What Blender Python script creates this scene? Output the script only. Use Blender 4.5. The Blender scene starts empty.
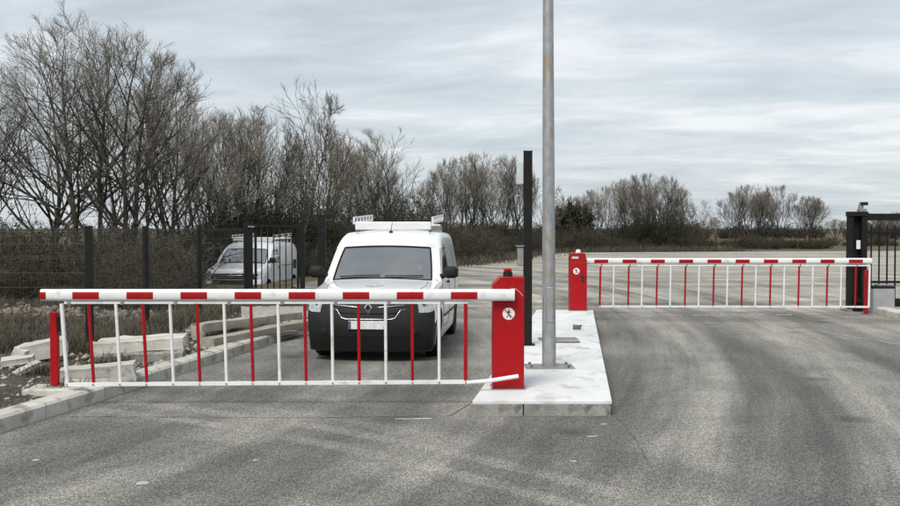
import bpy, bmesh, math, random
import numpy as np
from mathutils import Vector, Matrix
from mathutils.bvhtree import BVHTree

R = math.radians
random.seed(7)
S = bpy.context.scene
COL = S.collection

# ------------------------------------------------------------------ camera
F = 950.0            # focal length in photograph pixels (900 px wide)
CH = 1.8             # camera height
PITCH = math.atan(25.0 / F)
cam_d = bpy.data.cameras.new('camera')
cam = bpy.data.objects.new('camera', cam_d)
COL.objects.link(cam)
cam.location = (0, 0, CH)
cam.rotation_euler = (R(90) - PITCH, 0, 0)
cam_d.sensor_width = 36
cam_d.lens = 36 * F / 900
cam_d.clip_start = 0.05
cam_d.clip_end = 4000
S.camera = cam
S.render.resolution_x, S.render.resolution_y = 1024, 576

# ------------------------------------------------------------------ sky
SUN_EL, SUN_AZ = 50.0, 205.0       # azimuth clockwise from +Y: behind the camera, a little left
W = bpy.data.worlds.new('World')
S.world = W
W.use_nodes = True
nt = W.node_tree
nt.nodes.clear()


def nd(tree, typ, **kw):
    n = tree.nodes.new(typ)
    for k, v in kw.items():
        if k.startswith('i_'):
            n.inputs[k[2:].replace('_', ' ')].default_value = v
        else:
            setattr(n, k, v)
    return n


def mth(tree, op, a, b=None, clamp=False):
    n = tree.nodes.new('ShaderNodeMath')
    n.operation = op
    n.use_clamp = clamp
    for idx, v in ((0, a), (1, b)):
        if v is None:
            continue
        if isinstance(v, (int, float)):
            n.inputs[idx].default_value = v
        else:
            tree.links.new(v, n.inputs[idx])
    return n.outputs[0]


def mixc(tree, fac, a, b, blend='MIX'):
    n = tree.nodes.new('ShaderNodeMix')
    n.data_type = 'RGBA'
    n.blend_type = blend
    n.clamp_factor = True
    for sock, v in ((n.inputs[0], fac), (n.inputs[6], a), (n.inputs[7], b)):
        if isinstance(v, (int, float)):
            sock.default_value = v
        elif isinstance(v, tuple):
            sock.default_value = v if len(v) == 4 else (*v, 1)
        else:
            tree.links.new(v, sock)
    return n.outputs[2]


def ramp(tree, fac, stops):
    n = tree.nodes.new('ShaderNodeValToRGB')
    cr = n.color_ramp
    while len(cr.elements) < len(stops):
        cr.elements.new(0.5)
    for e, (p, c) in zip(cr.elements, stops):
        e.position = p
        e.color = (c, c, c, 1) if isinstance(c, (int, float)) else (*c, 1)
    tree.links.new(fac, n.inputs[0])
    return n.outputs[0]


tc = nd(nt, 'ShaderNodeTexCoord')
sep = nd(nt, 'ShaderNodeSeparateXYZ')
nt.links.new(tc.outputs['Generated'], sep.inputs[0])
up = mth(nt, 'ADD', mth(nt, 'MAXIMUM', sep.outputs[2], 0.0), 0.11)
cx = mth(nt, 'DIVIDE', sep.outputs[0], up)
cy = mth(nt, 'DIVIDE', sep.outputs[1], up)
cmb = nd(nt, 'ShaderNodeCombineXYZ')
nt.links.new(mth(nt, 'MULTIPLY', cx, 0.62), cmb.inputs[0])
nt.links.new(mth(nt, 'ADD', cy, mth(nt, 'MULTIPLY', cx, 0.16)), cmb.inputs[1])
cmb.inputs[2].default_value = 3.7
n1 = nd(nt, 'ShaderNodeTexNoise', i_Scale=1.9, i_Detail=9.0, i_Roughness=0.62, i_Distortion=0.3)
nt.links.new(cmb.outputs[0], n1.inputs['Vector'])
cmb2 = nd(nt, 'ShaderNodeCombineXYZ')
nt.links.new(mth(nt, 'MULTIPLY', cx, 0.16), cmb2.inputs[0])
nt.links.new(mth(nt, 'MULTIPLY', cy, 0.55), cmb2.inputs[1])
cmb2.inputs[2].default_value = 9.1
n2 = nd(nt, 'ShaderNodeTexNoise', i_Scale=1.0, i_Detail=3.0, i_Roughness=0.5, i_Distortion=0.2)
nt.links.new(cmb2.outputs[0], n2.inputs['Vector'])
mixn = mth(nt, 'ADD', mth(nt, 'MULTIPLY', n1.outputs['Fac'], 0.66), mth(nt, 'MULTIPLY', n2.outputs['Fac'], 0.34))
cloud = ramp(nt, mixn, [(0.38, (3.8, 4.25, 4.6)), (0.46, (4.35, 4.85, 5.2)), (0.54, (5.05, 5.4, 5.65)), (0.64, (6.4, 6.55, 6.65))])
sky = nd(nt, 'ShaderNodeTexSky', sky_type='NISHITA', sun_disc=False)
sky.sun_elevation = R(SUN_EL)
sky.sun_rotation = R(SUN_AZ)
sky.air_density = 1.0
sky.dust_density = 2.0
skyc = mixc(nt, 0.86, sky.outputs[0], cloud)
bg = nd(nt, 'ShaderNodeBackground', i_Strength=0.10)
nt.links.new(skyc, bg.inputs[0])
wo = nd(nt, 'ShaderNodeOutputWorld')
nt.links.new(bg.outputs[0], wo.inputs[0])

# ------------------------------------------------------------------ sun (thin overcast)
sd = bpy.data.lights.new('sun', 'SUN')
sd.energy = 2.0
sd.angle = R(24)
sd.color = (1.0, 0.955, 0.89)
so = bpy.data.objects.new('sun', sd)
COL.objects.link(so)
dv = Vector((math.sin(R(SUN_AZ)) * math.cos(R(SUN_EL)), math.cos(R(SUN_AZ)) * math.cos(R(SUN_EL)), math.sin(R(SUN_EL))))
so.rotation_euler = dv.to_track_quat('Z', 'Y').to_euler()
so.location = (0, -20, 30)
vs = S.view_settings
vs.view_transform = 'Standard'
vs.look = 'None'
vs.exposure = 0.55
vs.gamma = 1.0
vs.use_curve_mapping = False


# ------------------------------------------------------------------ pixel -> world
def _dir(x, y):
    a, b = x - 450.0, -(y - 253.0)
    c, s = math.cos(PITCH), math.sin(PITCH)
    return Vector((a, F * c + b * s, b * c - F * s))


def P(x, y, z=0.0):
    d = _dir(x, y)
    t = (z - CH) / d.z
    return Vector((d.x * t, d.y * t, z))


def PD(x, y, D):
    d = _dir(x, y)
    t = D / d.y
    return Vector((d.x * t, D, CH + d.z * t))


# ------------------------------------------------------------------ materials
MATS = {}


def bsdf(name, base, rough=0.6, metal=0.0, spec=0.5, coat=0.0):
    m = bpy.data.materials.new(name)
    m.use_nodes = True
    b = m.node_tree.nodes['Principled BSDF']
    b.inputs['Base Color'].default_value = (*base, 1)
    b.inputs['Roughness'].default_value = rough
    b.inputs['Metallic'].default_value = metal
    b.inputs['Specular IOR Level'].default_value = spec
    b.inputs['Coat Weight'].default_value = coat
    MATS[name] = m
    return m, m.node_tree, b


def pmat(name, c1, c2, scale=6.0, rough=0.6, metal=0.0, bump=0.0, bscale=None, detail=6.0, spec=0.5, coat=0.0,
         lo=0.35, hi=0.65, stretch=None, c3=None, s3=40.0, p3=(0.62, 0.7), objvar=0.0):
    m, t, b = bsdf(name, c1, rough, metal, spec, coat)
    co = nd(t, 'ShaderNodeTexCoord')
    vec = co.outputs['Object']
    if stretch:
        mp = nd(t, 'ShaderNodeMapping')
        mp.inputs['Scale'].default_value = stretch
        t.links.new(vec, mp.inputs[0])
        vec = mp.outputs[0]
    n = nd(t, 'ShaderNodeTexNoise', i_Scale=scale, i_Detail=detail, i_Roughness=0.6)
    t.links.new(vec, n.inputs['Vector'])
    f = ramp(t, n.outputs['Fac'], [(lo, 0.0), (hi, 1.0)])
    c = mixc(t, f, c1, c2)
    if c3:
        n3 = nd(t, 'ShaderNodeTexNoise', i_Scale=s3, i_Detail=3.0)
        t.links.new(vec, n3.inputs['Vector'])
        c = mixc(t, ramp(t, n3.outputs['Fac'], [(p3[0], 0.0), (p3[1], 1.0)]), c, c3)
    if objvar:
        oi = nd(t, 'ShaderNodeObjectInfo')
        k = mth(t, 'ADD', mth(t, 'MULTIPLY', oi.outputs['Random'], 2 * objvar), 1 - objvar)
        cc = nd(t, 'ShaderNodeCombineXYZ')
        for q in range(3):
            t.links.new(k, cc.inputs[q])
        c = mixc(t, 1.0, c, cc.outputs[0], 'MULTIPLY')
    t.links.new(c, b.inputs['Base Color'])
    if bump:
        nb = nd(t, 'ShaderNodeTexNoise', i_Scale=bscale or scale * 6, i_Detail=5.0)
        t.links.new(vec, nb.inputs['Vector'])
        bp = nd(t, 'ShaderNodeBump', i_Strength=min(1, bump), i_Distance=0.02)
        t.links.new(nb.outputs['Fac'], bp.inputs['Height'])
        t.links.new(bp.outputs[0], b.inputs['Normal'])
    return m


def asphalt(name):
    m, t, b = bsdf(name, (0.15, 0.15, 0.14), 0.88, spec=0.25)
    ge = nd(t, 'ShaderNodeNewGeometry')
    pos = ge.outputs['Position']

    def noise(scale, detail=4.0, stretch=(1, 1, 1), rough=0.6, dist=0.0):
        mp = nd(t, 'ShaderNodeMapping')
        mp.inputs['Scale'].default_value = stretch
        t.links.new(pos, mp.inputs[0])
        n = nd(t, 'ShaderNodeTexNoise', i_Scale=scale, i_Detail=detail, i_Roughness=rough, i_Distortion=dist)
        t.links.new(mp.outputs[0], n.inputs['Vector'])
        return n.outputs['Fac']
    sp = nd(t, 'ShaderNodeSeparateXYZ')
    t.links.new(pos, sp.inputs[0])
    X, Y = sp.outputs[0], sp.outputs[1]
    big = noise(0.2, 5.0, (1.0, 1.0, 1), 0.6, 0.6)
    mid = noise(1.1, 6.0, (1, 1, 1), 0.62)
    fine = noise(24.0, 3.0, (1, 0.5, 1), 0.8)
    grit = noise(75.0, 2.0, (1, 0.45, 1), 0.8)
    c = mixc(t, ramp(t, mid, [(0.36, 0.0), (0.64, 1.0)]), (0.128, 0.124, 0.114), (0.200, 0.193, 0.175))
    # dry dusty areas, mostly in the yard beyond the barriers
    far = mth(t, 'MULTIPLY', mth(t, 'SUBTRACT', Y, 13.0), 1 / 9.0, True)
    fr = mth(t, 'MULTIPLY', mth(t, 'ADD', X, 0.5), 0.7, True)
    dust = mth(t, 'ADD', mth(t, 'MULTIPLY', mth(t, 'MULTIPLY', far, fr), 0.78), mth(t, 'MULTIPLY', mth(t, 'SUBTRACT', big, 0.46), 1.3), True)
    c = mixc(t, mth(t, 'MULTIPLY', dust, ramp(t, noise(0.5, 5.0, (0.4, 1.1, 1)), [(0.38, 0.55), (0.56, 1.0)])), c, (0.40, 0.37, 0.315))

    # tyre tracks: bands round turning centres, broken by noise
    def track(ccx, ccy, r, w, amt, col, ns):
        dx = mth(t, 'SUBTRACT', X, ccx)
        dy = mth(t, 'SUBTRACT', Y, ccy)
        d = mth(t, 'SQRT', mth(t, 'ADD', mth(t, 'MULTIPLY', dx, dx), mth(t, 'MULTIPLY', dy, dy)))
        d = mth(t, 'ADD', d, mth(t, 'MULTIPLY', big, 0.22))
        e = mth(t, 'DIVIDE', mth(t, 'ABSOLUTE', mth(t, 'SUBTRACT', d, r + 0.11)), w)
        f = mth(t, 'MULTIPLY', mth(t, 'SUBTRACT', 1.0, e), 1.9, True)
        f = mth(t, 'MULTIPLY', mth(t, 'MULTIPLY', f, amt * 0.85), ramp(t, noise(ns * 2.2, 5.0), [(0.36, 0.45), (0.56, 0.95)]))
        return mixc(t, f, c, col)
    LT, DK = (0.265, 0.253, 0.226), (0.098, 0.096, 0.091)
    for args in ((-38.8, 21.5, 43.0, 0.42, 0.9, LT, 0.25), (-38.8, 21.5, 44.75, 0.45, 0.85, LT, 0.25), (-38.8, 21.5, 43.85, 0.55, 0.8, DK, 0.25), (-38.8, 21.5, 42.0, 0.75, 0.85, DK, 0.25),
                 (-38.8, 21.5, 45.8, 0.7, 0.75, DK, 0.25), (-38.8, 21.5, 47.2, 0.5, 0.6, LT, 0.3), (-20, 14, 19.9, 0.5, 0.8, DK, 0.3), (-20, 14, 19.1, 0.35, 0.7, LT, 0.3), (-20, 14, 18.25, 0.5, 0.75, DK, 0.3),
                 (-20, 14, 20.75, 0.4, 0.7, LT, 0.3),
                 (-8.4, -1.6, 12.0, 0.13, 0.7, LT, 0.6), (-8.4, -1.6, 12.45, 0.13, 0.7, LT, 0.6), (-8.4, -1.6, 13.2, 0.35, 0.55, DK, 0.5), (-8.4, -1.6, 11.2, 0.45, 0.6, DK, 0.5), (2, 70, 47.5, 0.55, 0.6, DK, 0.35), (6, 80, 51.0, 0.9, 0.5, DK, 0.3), (9, 80, 44.0, 1.2, 0.5, LT, 0.3), (9, 60, 41.5, 0.7, 0.6, DK, 0.3)):
        c = track(*args)
    # thin streaks left by turning wheels, concentric with the tracks
    def streaks(ccx, ccy, lo, hi, mask):
        dx = mth(t, 'SUBTRACT', X, ccx)
        dy = mth(t, 'SUBTRACT', Y, ccy)
        d = mth(t, 'SQRT', mth(t, 'ADD', mth(t, 'MULTIPLY', dx, dx), mth(t, 'MULTIPLY', dy, dy)))
        an = mth(t, 'ARCTAN2', dy, dx)
        cv = nd(t, 'ShaderNodeCombineXYZ')
        t.links.new(mth(t, 'MULTIPLY', d, 2.6), cv.inputs[0])
        t.links.new(mth(t, 'MULTIPLY', an, 9.0), cv.inputs[1])
        n = nd(t, 'ShaderNodeTexNoise', i_Scale=1.0, i_Detail=5.0, i_Roughness=0.65)
        t.links.new(cv.outputs[0], n.inputs['Vector'])
        return mixc(t, mask, c, ramp(t, n.outputs['Fac'], [(0.38, lo), (0.62, hi)]), 'MULTIPLY')
    right = mth(t, 'MULTIPLY', mth(t, 'SUBTRACT', X, 0.9), 1.2, True)
    c = streaks(-38.8, 21.5, 0.76, 1.28, right)
    c = streaks(-20, 14, 0.80, 1.22, mth(t, 'SUBTRACT', 1.0, right, True))
    band = mth(t, 'MULTIPLY', mth(t, 'SUBTRACT', Y, 17.0), 0.15, True)
    c = mixc(t, band, c, ramp(t, noise(1.0, 5.0, (0.10, 0.55, 1)), [(0.38, 0.74), (0.60, 1.12)]), 'MULTIPLY')
    # fine aggregate
    c = mixc(t, 0.85, c, ramp(t, fine, [(0.40, 0.78), (0.60, 1.24)]), 'MULTIPLY')
    c = mixc(t, 0.85, c, ramp(t, grit, [(0.42, 0.48), (0.58, 1.58)]), 'MULTIPLY')
    # scattered pale grit
    vo = nd(t, 'ShaderNodeTexVoronoi', i_Scale=7.0)
    t.links.new(pos, vo.inputs['Vector'])
    c = mixc(t, ramp(t, vo.outputs['Distance'], [(0.035, 0.8), (0.06, 0.0)]), c, (0.38, 0.36, 0.33))
    # oil drips
    v2 = nd(t, 'ShaderNodeTexVoronoi', i_Scale=0.7)
    t.links.new(pos, v2.inputs['Vector'])
    c = mixc(t, ramp(t, v2.outputs['Distance'], [(0.05, 0.55), (0.16, 0.0)]), c, (0.04, 0.04, 0.04))
    t.links.new(c, b.inputs['Base Color'])
    bp = nd(t, 'ShaderNodeBump', i_Strength=0.55, i_Distance=0.012)
    t.links.new(grit, bp.inputs['Height'])
    t.links.new(bp.outputs[0], b.inputs['Normal'])
    return m


asphalt('asphalt')
pmat('field', (0.075, 0.066, 0.040), (0.135, 0.115, 0.072), 0.35, 0.95, bump=0.6, bscale=3, c3=(0.20, 0.16, 0.11), s3=1.6, spec=0.1)
pmat('soil', (0.045, 0.039, 0.031), (0.105, 0.092, 0.074), 2.2, 0.95, bump=1.0, bscale=22, c3=(0.20, 0.18, 0.15), s3=26, p3=(0.58, 0.68), spec=0.1)
pmat('concrete', (0.42, 0.395, 0.345), (0.60, 0.58, 0.53), 3.0, 0.9, bump=0.35, bscale=60, c3=(0.25, 0.235, 0.205), s3=9, p3=(0.6, 0.75), spec=0.2, objvar=0.07)
pmat('kerb_concrete', (0.42, 0.40, 0.355), (0.58, 0.56, 0.51), 2.4, 0.9, bump=0.4, bscale=60, c3=(0.26, 0.245, 0.215), s3=5, p3=(0.55, 0.68), spec=0.2, objvar=0.08)
pmat('old_kerb', (0.21, 0.205, 0.185), (0.33, 0.32, 0.29), 4.0, 0.92, bump=0.5, bscale=50, c3=(0.12, 0.115, 0.10), s3=7, p3=(0.55, 0.72), spec=0.2, objvar=0.08)
pmat('screed', (0.60, 0.615, 0.61), (0.74, 0.75, 0.74), 1.6, 0.85, bump=0.25, bscale=70, c3=(0.42, 0.42, 0.40), s3=4, p3=(0.55, 0.75), spec=0.25, stretch=(1, 0.6, 1))
pmat('rubble', (0.30, 0.27, 0.225), (0.44, 0.41, 0.36), 6, 0.95, bump=0.5, c3=(0.32, 0.20, 0.14), s3=2.2, p3=(0.6, 0.75), spec=0.15)
pmat('dark_rubble', (0.15, 0.125, 0.10), (0.27, 0.235, 0.195), 6, 0.95, bump=0.5, c3=(0.22, 0.13, 0.09), s3=2.2, p3=(0.55, 0.7), spec=0.15)
pmat('red_paint', (0.40, 0.002, 0.006), (0.31, 0.002, 0.005), 3, 0.45, spec=0.3, bump=0.04, bscale=120, c3=(0.27, 0.015, 0.016), s3=12)
pmat('white_paint', (0.80, 0.81, 0.81), (0.72, 0.73, 0.72), 3, 0.35, spec=0.5, c3=(0.52, 0.50, 0.46), s3=7, p3=(0.57, 0.74))
pmat('reflective_red', (0.40, 0.002, 0.006), (0.29, 0.002, 0.005), 20, 0.4, spec=0.3)
pmat('black_metal', (0.009, 0.009, 0.009), (0.014, 0.014, 0.013), 8, 0.6, spec=0.2)
pmat('wire', (0.055, 0.055, 0.048), (0.085, 0.082, 0.070), 8, 0.5, spec=0.4)
pmat('galvanised', (0.30, 0.315, 0.325), (0.42, 0.435, 0.44), 16, 0.48, metal=0.55, bump=0.1, bscale=60, c3=(0.36, 0.30, 0.22), s3=11, p3=(0.52, 0.66), stretch=(1, 1, 0.4))
pmat('grey_box', (0.30, 0.315, 0.315), (0.36, 0.37, 0.37), 5, 0.55)
pmat('light_grey_box', (0.46, 0.50, 0.53), (0.55, 0.58, 0.60), 6, 0.5)
pmat('rust', (0.19, 0.13, 0.09), (0.13, 0.105, 0.085), 14, 0.85, c3=(0.25, 0.15, 0.10), s3=20)
pmat('dull_steel', (0.22, 0.22, 0.205), (0.30, 0.295, 0.27), 10, 0.6, metal=0.3)
pmat('bark', (0.034, 0.030, 0.025), (0.070, 0.062, 0.050), 9, 0.95, bump=0.6, c3=(0.105, 0.105, 0.085), s3=5, p3=(0.55, 0.72), spec=0.1, stretch=(1, 1, 0.3))
pmat('leaf_dark', (0.018, 0.024, 0.012), (0.040, 0.046, 0.022), 1.6, 0.6, spec=0.3)
pmat('leaf_brown', (0.040, 0.037, 0.026), (0.070, 0.061, 0.042), 1.6, 0.8, spec=0.2)
pmat('plastic', (0.010, 0.010, 0.010), (0.016, 0.016, 0.015), 9, 0.6, spec=0.25, c3=(0.028, 0.026, 0.023), s3=4, p3=(0.58, 0.8))
pmat('rubber', (0.012, 0.012, 0.012), (0.022, 0.021, 0.020), 12, 0.8, spec=0.2)
pmat('interior', (0.035, 0.037, 0.04), (0.055, 0.055, 0.056), 5, 0.8)
pmat('seat_cloth', (0.07, 0.07, 0.072), (0.10, 0.10, 0.10), 30, 0.9)
pmat('headliner', (0.42, 0.41, 0.39), (0.48, 0.47, 0.45), 30, 0.9)
pmat('chrome', (0.50, 0.51, 0.52), (0.42, 0.43, 0.44), 10, 0.2, metal=1.0)
pmat('van_white', (0.78, 0.79, 0.795), (0.72, 0.73, 0.73), 2.5, 0.22, spec=0.5, coat=0.6, c3=(0.60, 0.59, 0.56), s3=3.0, p3=(0.6, 0.8))
pmat('aluminium_white', (0.70, 0.71, 0.72), (0.78, 0.79, 0.79), 5, 0.4, metal=0.1)
pmat('black_print', (0.012, 0.012, 0.012), (0.02, 0.02, 0.02), 10, 0.6)
pmat('decal', (0.40, 0.46, 0.52), (0.33, 0.38, 0.44), 20, 0.5)
pmat('plate_white', (0.72, 0.73, 0.73), (0.52, 0.54, 0.56), 26, 0.4, lo=0.42, hi=0.6, stretch=(1, 1, 0.5))
pmat('plate_blue', (0.06, 0.08, 0.13), (0.09, 0.11, 0.16), 10, 0.4)
pmat('road_paint', (0.60, 0.60, 0.57), (0.36, 0.35, 0.32), 9, 0.8, lo=0.40, hi=0.58, spec=0.2)
pmat('tar', (0.060, 0.060, 0.058), (0.15, 0.147, 0.137), 9, 0.7, spec=0.3)
pmat('scrap', (0.50, 0.49, 0.45), (0.38, 0.365, 0.33), 9, 0.7)
pmat('timber', (0.24, 0.215, 0.175), (0.36, 0.33, 0.285), 9, 0.9, stretch=(0.2, 2, 2), bump=0.3, c3=(0.2, 0.165, 0.125), s3=6)
pmat('head_lamp', (0.55, 0.57, 0.58), (0.30, 0.32, 0.33), 14, 0.08, metal=0.35, coat=1.0)


def twig_mat(name, dark, light):
    m, t, b = bsdf(name, dark, 0.9, spec=0.15)
    at = nd(t, 'ShaderNodeAttribute', attribute_name='tip')
    oi = nd(t, 'ShaderNodeObjectInfo')
    c = mixc(t, at.outputs['Fac'], dark, light)
    k = mth(t, 'ADD', mth(t, 'MULTIPLY', oi.outputs['Random'], 0.5), 0.75)
    cc = nd(t, 'ShaderNodeCombineXYZ')
    for q in range(3):
        t.links.new(k, cc.inputs[q])
    t.links.new(mixc(t, 1.0, c, cc.outputs[0], 'MULTIPLY'), b.inputs['Base Color'])
    return m


twig_mat('twig', (0.054, 0.047, 0.038), (0.40, 0.365, 0.31))  # sunlit tips and shaded inner crown are put into the twig colour
twig_mat('bramble', (0.038, 0.034, 0.027), (0.115, 0.100, 0.075))
twig_mat('dry_grass', (0.062, 0.056, 0.040), (0.185, 0.163, 0.120))


def glass(name, tint, rough=0.02, trans=0.5):
    m = bpy.data.materials.new(name)
    m.use_nodes = True
    t = m.node_tree
    t.nodes.clear()
    tr = nd(t, 'ShaderNodeBsdfTransparent')
    tr.inputs[0].default_value = (*tint, 1)
    gl = nd(t, 'ShaderNodeBsdfGlossy', i_Roughness=rough)
    fr = nd(t, 'ShaderNodeFresnel', i_IOR=1.75)
    n = nd(t, 'ShaderNodeTexNoise', i_Scale=3.0)
    fac = mth(t, 'ADD', mth(t, 'ADD', mth(t, 'MULTIPLY', fr.outputs[0], 1.7), 0.26), mth(t, 'MULTIPLY', n.outputs['Fac'], 0.12), True)
    mx = nd(t, 'ShaderNodeMixShader')
    t.links.new(fac, mx.inputs[0])
    t.links.new(tr.outputs[0], mx.inputs[1])
    t.links.new(gl.outputs[0], mx.inputs[2])
    o = nd(t, 'ShaderNodeOutputMaterial')
    t.links.new(mx.outputs[0], o.inputs[0])
    MATS[name] = m
    return m


glass('window_glass', (0.62, 0.66, 0.66))


# ------------------------------------------------------------------ mesh helpers
def new_mesh(name, v, f, smooth=False):
    me = bpy.data.meshes.new(name)
    me.from_pydata([tuple(p) for p in v], [], [tuple(q) for q in f])
    me.update()
    if smooth:
        me.shade_smooth()
    return me


def link(name, me, mat=None, parent=None, loc=None, rz=0.0):
    o = bpy.data.objects.new(name, me)
    COL.objects.link(o)
    if mat and me is not None and not me.materials:
        me.materials.append(MATS[mat])
    if parent is not None:
        o.parent = parent
    if loc is not None:
        o.location = loc
    if rz:
        o.rotation_euler = (0, 0, rz)
    return o


def tag(o, label=None, cat=None, group=None, kind=None):
    if label:
        o['label'] = label
    if cat:
        o['category'] = cat
    if group:
        o['group'] = group
    if kind:
        o['kind'] = kind
    return o


def thing(name, label, cat, loc=(0, 0, 0), rz=0.0, group=None):
    o = bpy.data.objects.new(name, None)
    COL.objects.link(o)
    o.empty_display_size = 0.2
    o.location = loc
    o.rotation_euler = (0, 0, rz)
    return tag(o, label, cat, group)


def copy_tree(o, parent=None):
    c = o.copy()
    COL.objects.link(c)
    c.parent = parent
    for ch in list(o.children):
        copy_tree(ch, c)
    return c


class MB:
    def __init__(self):
        self.v, self.f = [], []

    def add(self, v, f):
        n = len(self.v)
        self.v += [tuple(p) for p in v]
        self.f += [tuple(i + n for i in q) for q in f]
        return self

    def box(self, c, s, rz=0.0, bevel=0.0, rot=None, jitter=0.0):
        bm = bmesh.new()
        bmesh.ops.create_cube(bm, size=1.0)
        for v in bm.verts:
            v.co = Vector((v.co.x * s[0], v.co.y * s[1], v.co.z * s[2]))
            if jitter:
                v.co += Vector([random.uniform(-jitter, jitter) for _ in range(3)])
        if bevel:
            bmesh.ops.bevel(bm, geom=bm.edges[:], offset=bevel, segments=2, profile=0.5, affect='EDGES')
        M = rot if rot is not None else Matrix.Rotation(rz, 3, 'Z')
        bm.verts.index_update()
        v = [M @ q.co + Vector(c) for q in bm.verts]
        f = [[q.index for q in p.verts] for p in bm.faces]
        bm.free()
        return self.add(v, f)

    def tube(self, pts, rad, sides=8, cap=True):
        pts = [Vector(p) for p in pts]
        if not isinstance(rad, (list, tuple)):
            rad = [rad] * len(pts)
        v, f = [], []
        for i, p in enumerate(pts):
            a = pts[max(0, i - 1)]
            b = pts[min(len(pts) - 1, i + 1)]
            d = (b - a).normalized()
            ref = Vector((0, 0, 1)) if abs(d.z) < 0.9 else Vector((1, 0, 0))
            u = d.cross(ref).normalized()
            w = u.cross(d)
            for k in range(sides):
                an = 2 * math.pi * (k + 0.5) / sides
                v.append(p + (u * math.cos(an) + w * math.sin(an)) * rad[i])
        for i in range(len(pts) - 1):
            for k in range(sides):
                k2 = (k + 1) % sides
                f.append((i * sides + k, i * sides + k2, (i + 1) * sides + k2, (i + 1) * sides + k))
        if cap:
            f.append(tuple(range(sides))[::-1])
            f.append(tuple((len(pts) - 1) * sides + k for k in range(sides)))
        return self.add(v, f)

    def prism(self, poly, y0, y1):
        """poly in (x,z), extruded along y"""
        n = len(poly)
        v = [(x, y0, z) for x, z in poly] + [(x, y1, z) for x, z in poly]
        f = [tuple(range(n)), tuple(range(2 * n - 1, n - 1, -1))]
        for k in range(n):
            k2 = (k + 1) % n
            f.append((k, k + n, k2 + n, k2))
        return self.add(v, f)

    def lathe(self, prof, n=24, axis='z', c=(0, 0, 0)):
        v, f = [], []
        for r, h in prof:
            for k in range(n):
                a = 2 * math.pi * k / n
                p = (r * math.cos(a), r * math.sin(a), h)
                if axis == 'x':
                    p = (p[2], p[0], p[1])
                elif axis == 'y':
                    p = (p[0], p[2], p[1])
                v.append((p[0] + c[0], p[1] + c[1], p[2] + c[2]))
        for i in range(len(prof) - 1):
            for k in range(n):
                k2 = (k + 1) % n
                f.append((i * n + k, i * n + k2, (i + 1) * n + k2, (i + 1) * n + k))
        f.append(tuple(range(n)))
        f.append(tuple((len(prof) - 1) * n + k for k in range(n)))
        return self.add(v, f)

    def build(self, name, mat, parent=None, smooth=False, loc=None, rz=0.0, auto=None):
        me = new_mesh(name, self.v, self.f)
        bm = bmesh.new()
        bm.from_mesh(me)
        bmesh.ops.recalc_face_normals(bm, faces=bm.faces[:])
        bm.to_mesh(me)
        bm.free()
        if smooth:
            me.shade_smooth()
            if auto:
                me.set_sharp_from_angle(angle=R(auto))
        return link(name, me, mat, parent, loc, rz)


def sheet(name, poly, z, mat, kind='structure'):
    bm = bmesh.new()
    vs_ = [bm.verts.new((p[0], p[1], z)) for p in poly]
    bm.faces.new(vs_)
    bmesh.ops.triangulate(bm, faces=bm.faces[:])
    bmesh.ops.recalc_face_normals(bm, faces=bm.faces[:])
    me = bpy.data.meshes.new(name)
    bm.to_mesh(me)
    bm.free()
    if me.polygons[0].normal.z < 0:
        me.flip_normals()
    o = link(name, me, mat)
    if kind:
        tag(o, kind=kind)
    return o


def np_mesh(name, V, Fq, smooth=False, attr=None):
    """V (n,3) float, Fq (m,k) int with k = 3 or 4"""
    me = bpy.data.meshes.new(name)
    k = Fq.shape[1]
    me.vertices.add(len(V))
    me.vertices.foreach_set('co', np.asarray(V, np.float32).ravel())
    me.loops.add(Fq.size)
    me.loops.foreach_set('vertex_index', Fq.astype(np.int32).ravel())
    me.polygons.add(len(Fq))
    me.polygons.foreach_set('loop_start', (np.arange(len(Fq)) * k).astype(np.int32))
    if attr is not None:
        a = me.attributes.new('tip', 'FLOAT', 'POINT')
        a.data.foreach_set('value', np.asarray(attr, np.float32))
    me.update(calc_edges=True)
    if smooth:
        me.shade_smooth()
    return me


def tubes_np(groups):
    """groups: list of (pts (N,n,3), rad (N,n), sides, tip (N,n)); returns V, quads, tip"""
    Vs, Fs, As, off = [], [], [], 0
    for pts, rad, sides, tip in groups:
        N, n, _ = pts.shape
        if N == 0:
            continue
        d = np.empty_like(pts)
        d[:, 1:-1] = pts[:, 2:] - pts[:, :-2]
        d[:, 0] = pts[:, 1] - pts[:, 0]
        d[:, -1] = pts[:, -1] - pts[:, -2]
        d /= np.linalg.norm(d, axis=2, keepdims=True) + 1e-9
        ref = np.zeros_like(d)
        ref[..., 0] = 0.31
        ref[..., 1] = 0.95
        u = np.cross(d, ref)
        u /= np.linalg.norm(u, axis=2, keepdims=True) + 1e-9
        w = np.cross(u, d)
        an = 2 * np.pi * np.arange(sides) / sides
        ring = pts[:, :, None, :] + (u[:, :, None, :] * np.cos(an)[None, None, :, None] + w[:, :, None, :] * np.sin(an)[None, None, :, None]) * rad[:, :, None, None]
        Vs.append(ring.reshape(-1, 3))
        As.append(np.repeat(tip.reshape(-1), sides))
        idx = (np.arange(N)[:, None, None] * n * sides + np.arange(n - 1)[None, :, None] * sides + np.arange(sides)[None, None, :]) + off
        nx = np.roll(idx, -1, axis=2)
        Fs.append(np.stack([idx, nx, nx + sides, idx + sides], -1).reshape(-1, 4))
        off += N * n * sides
    return np.concatenate(Vs), np.concatenate(Fs), np.concatenate(As)


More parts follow.
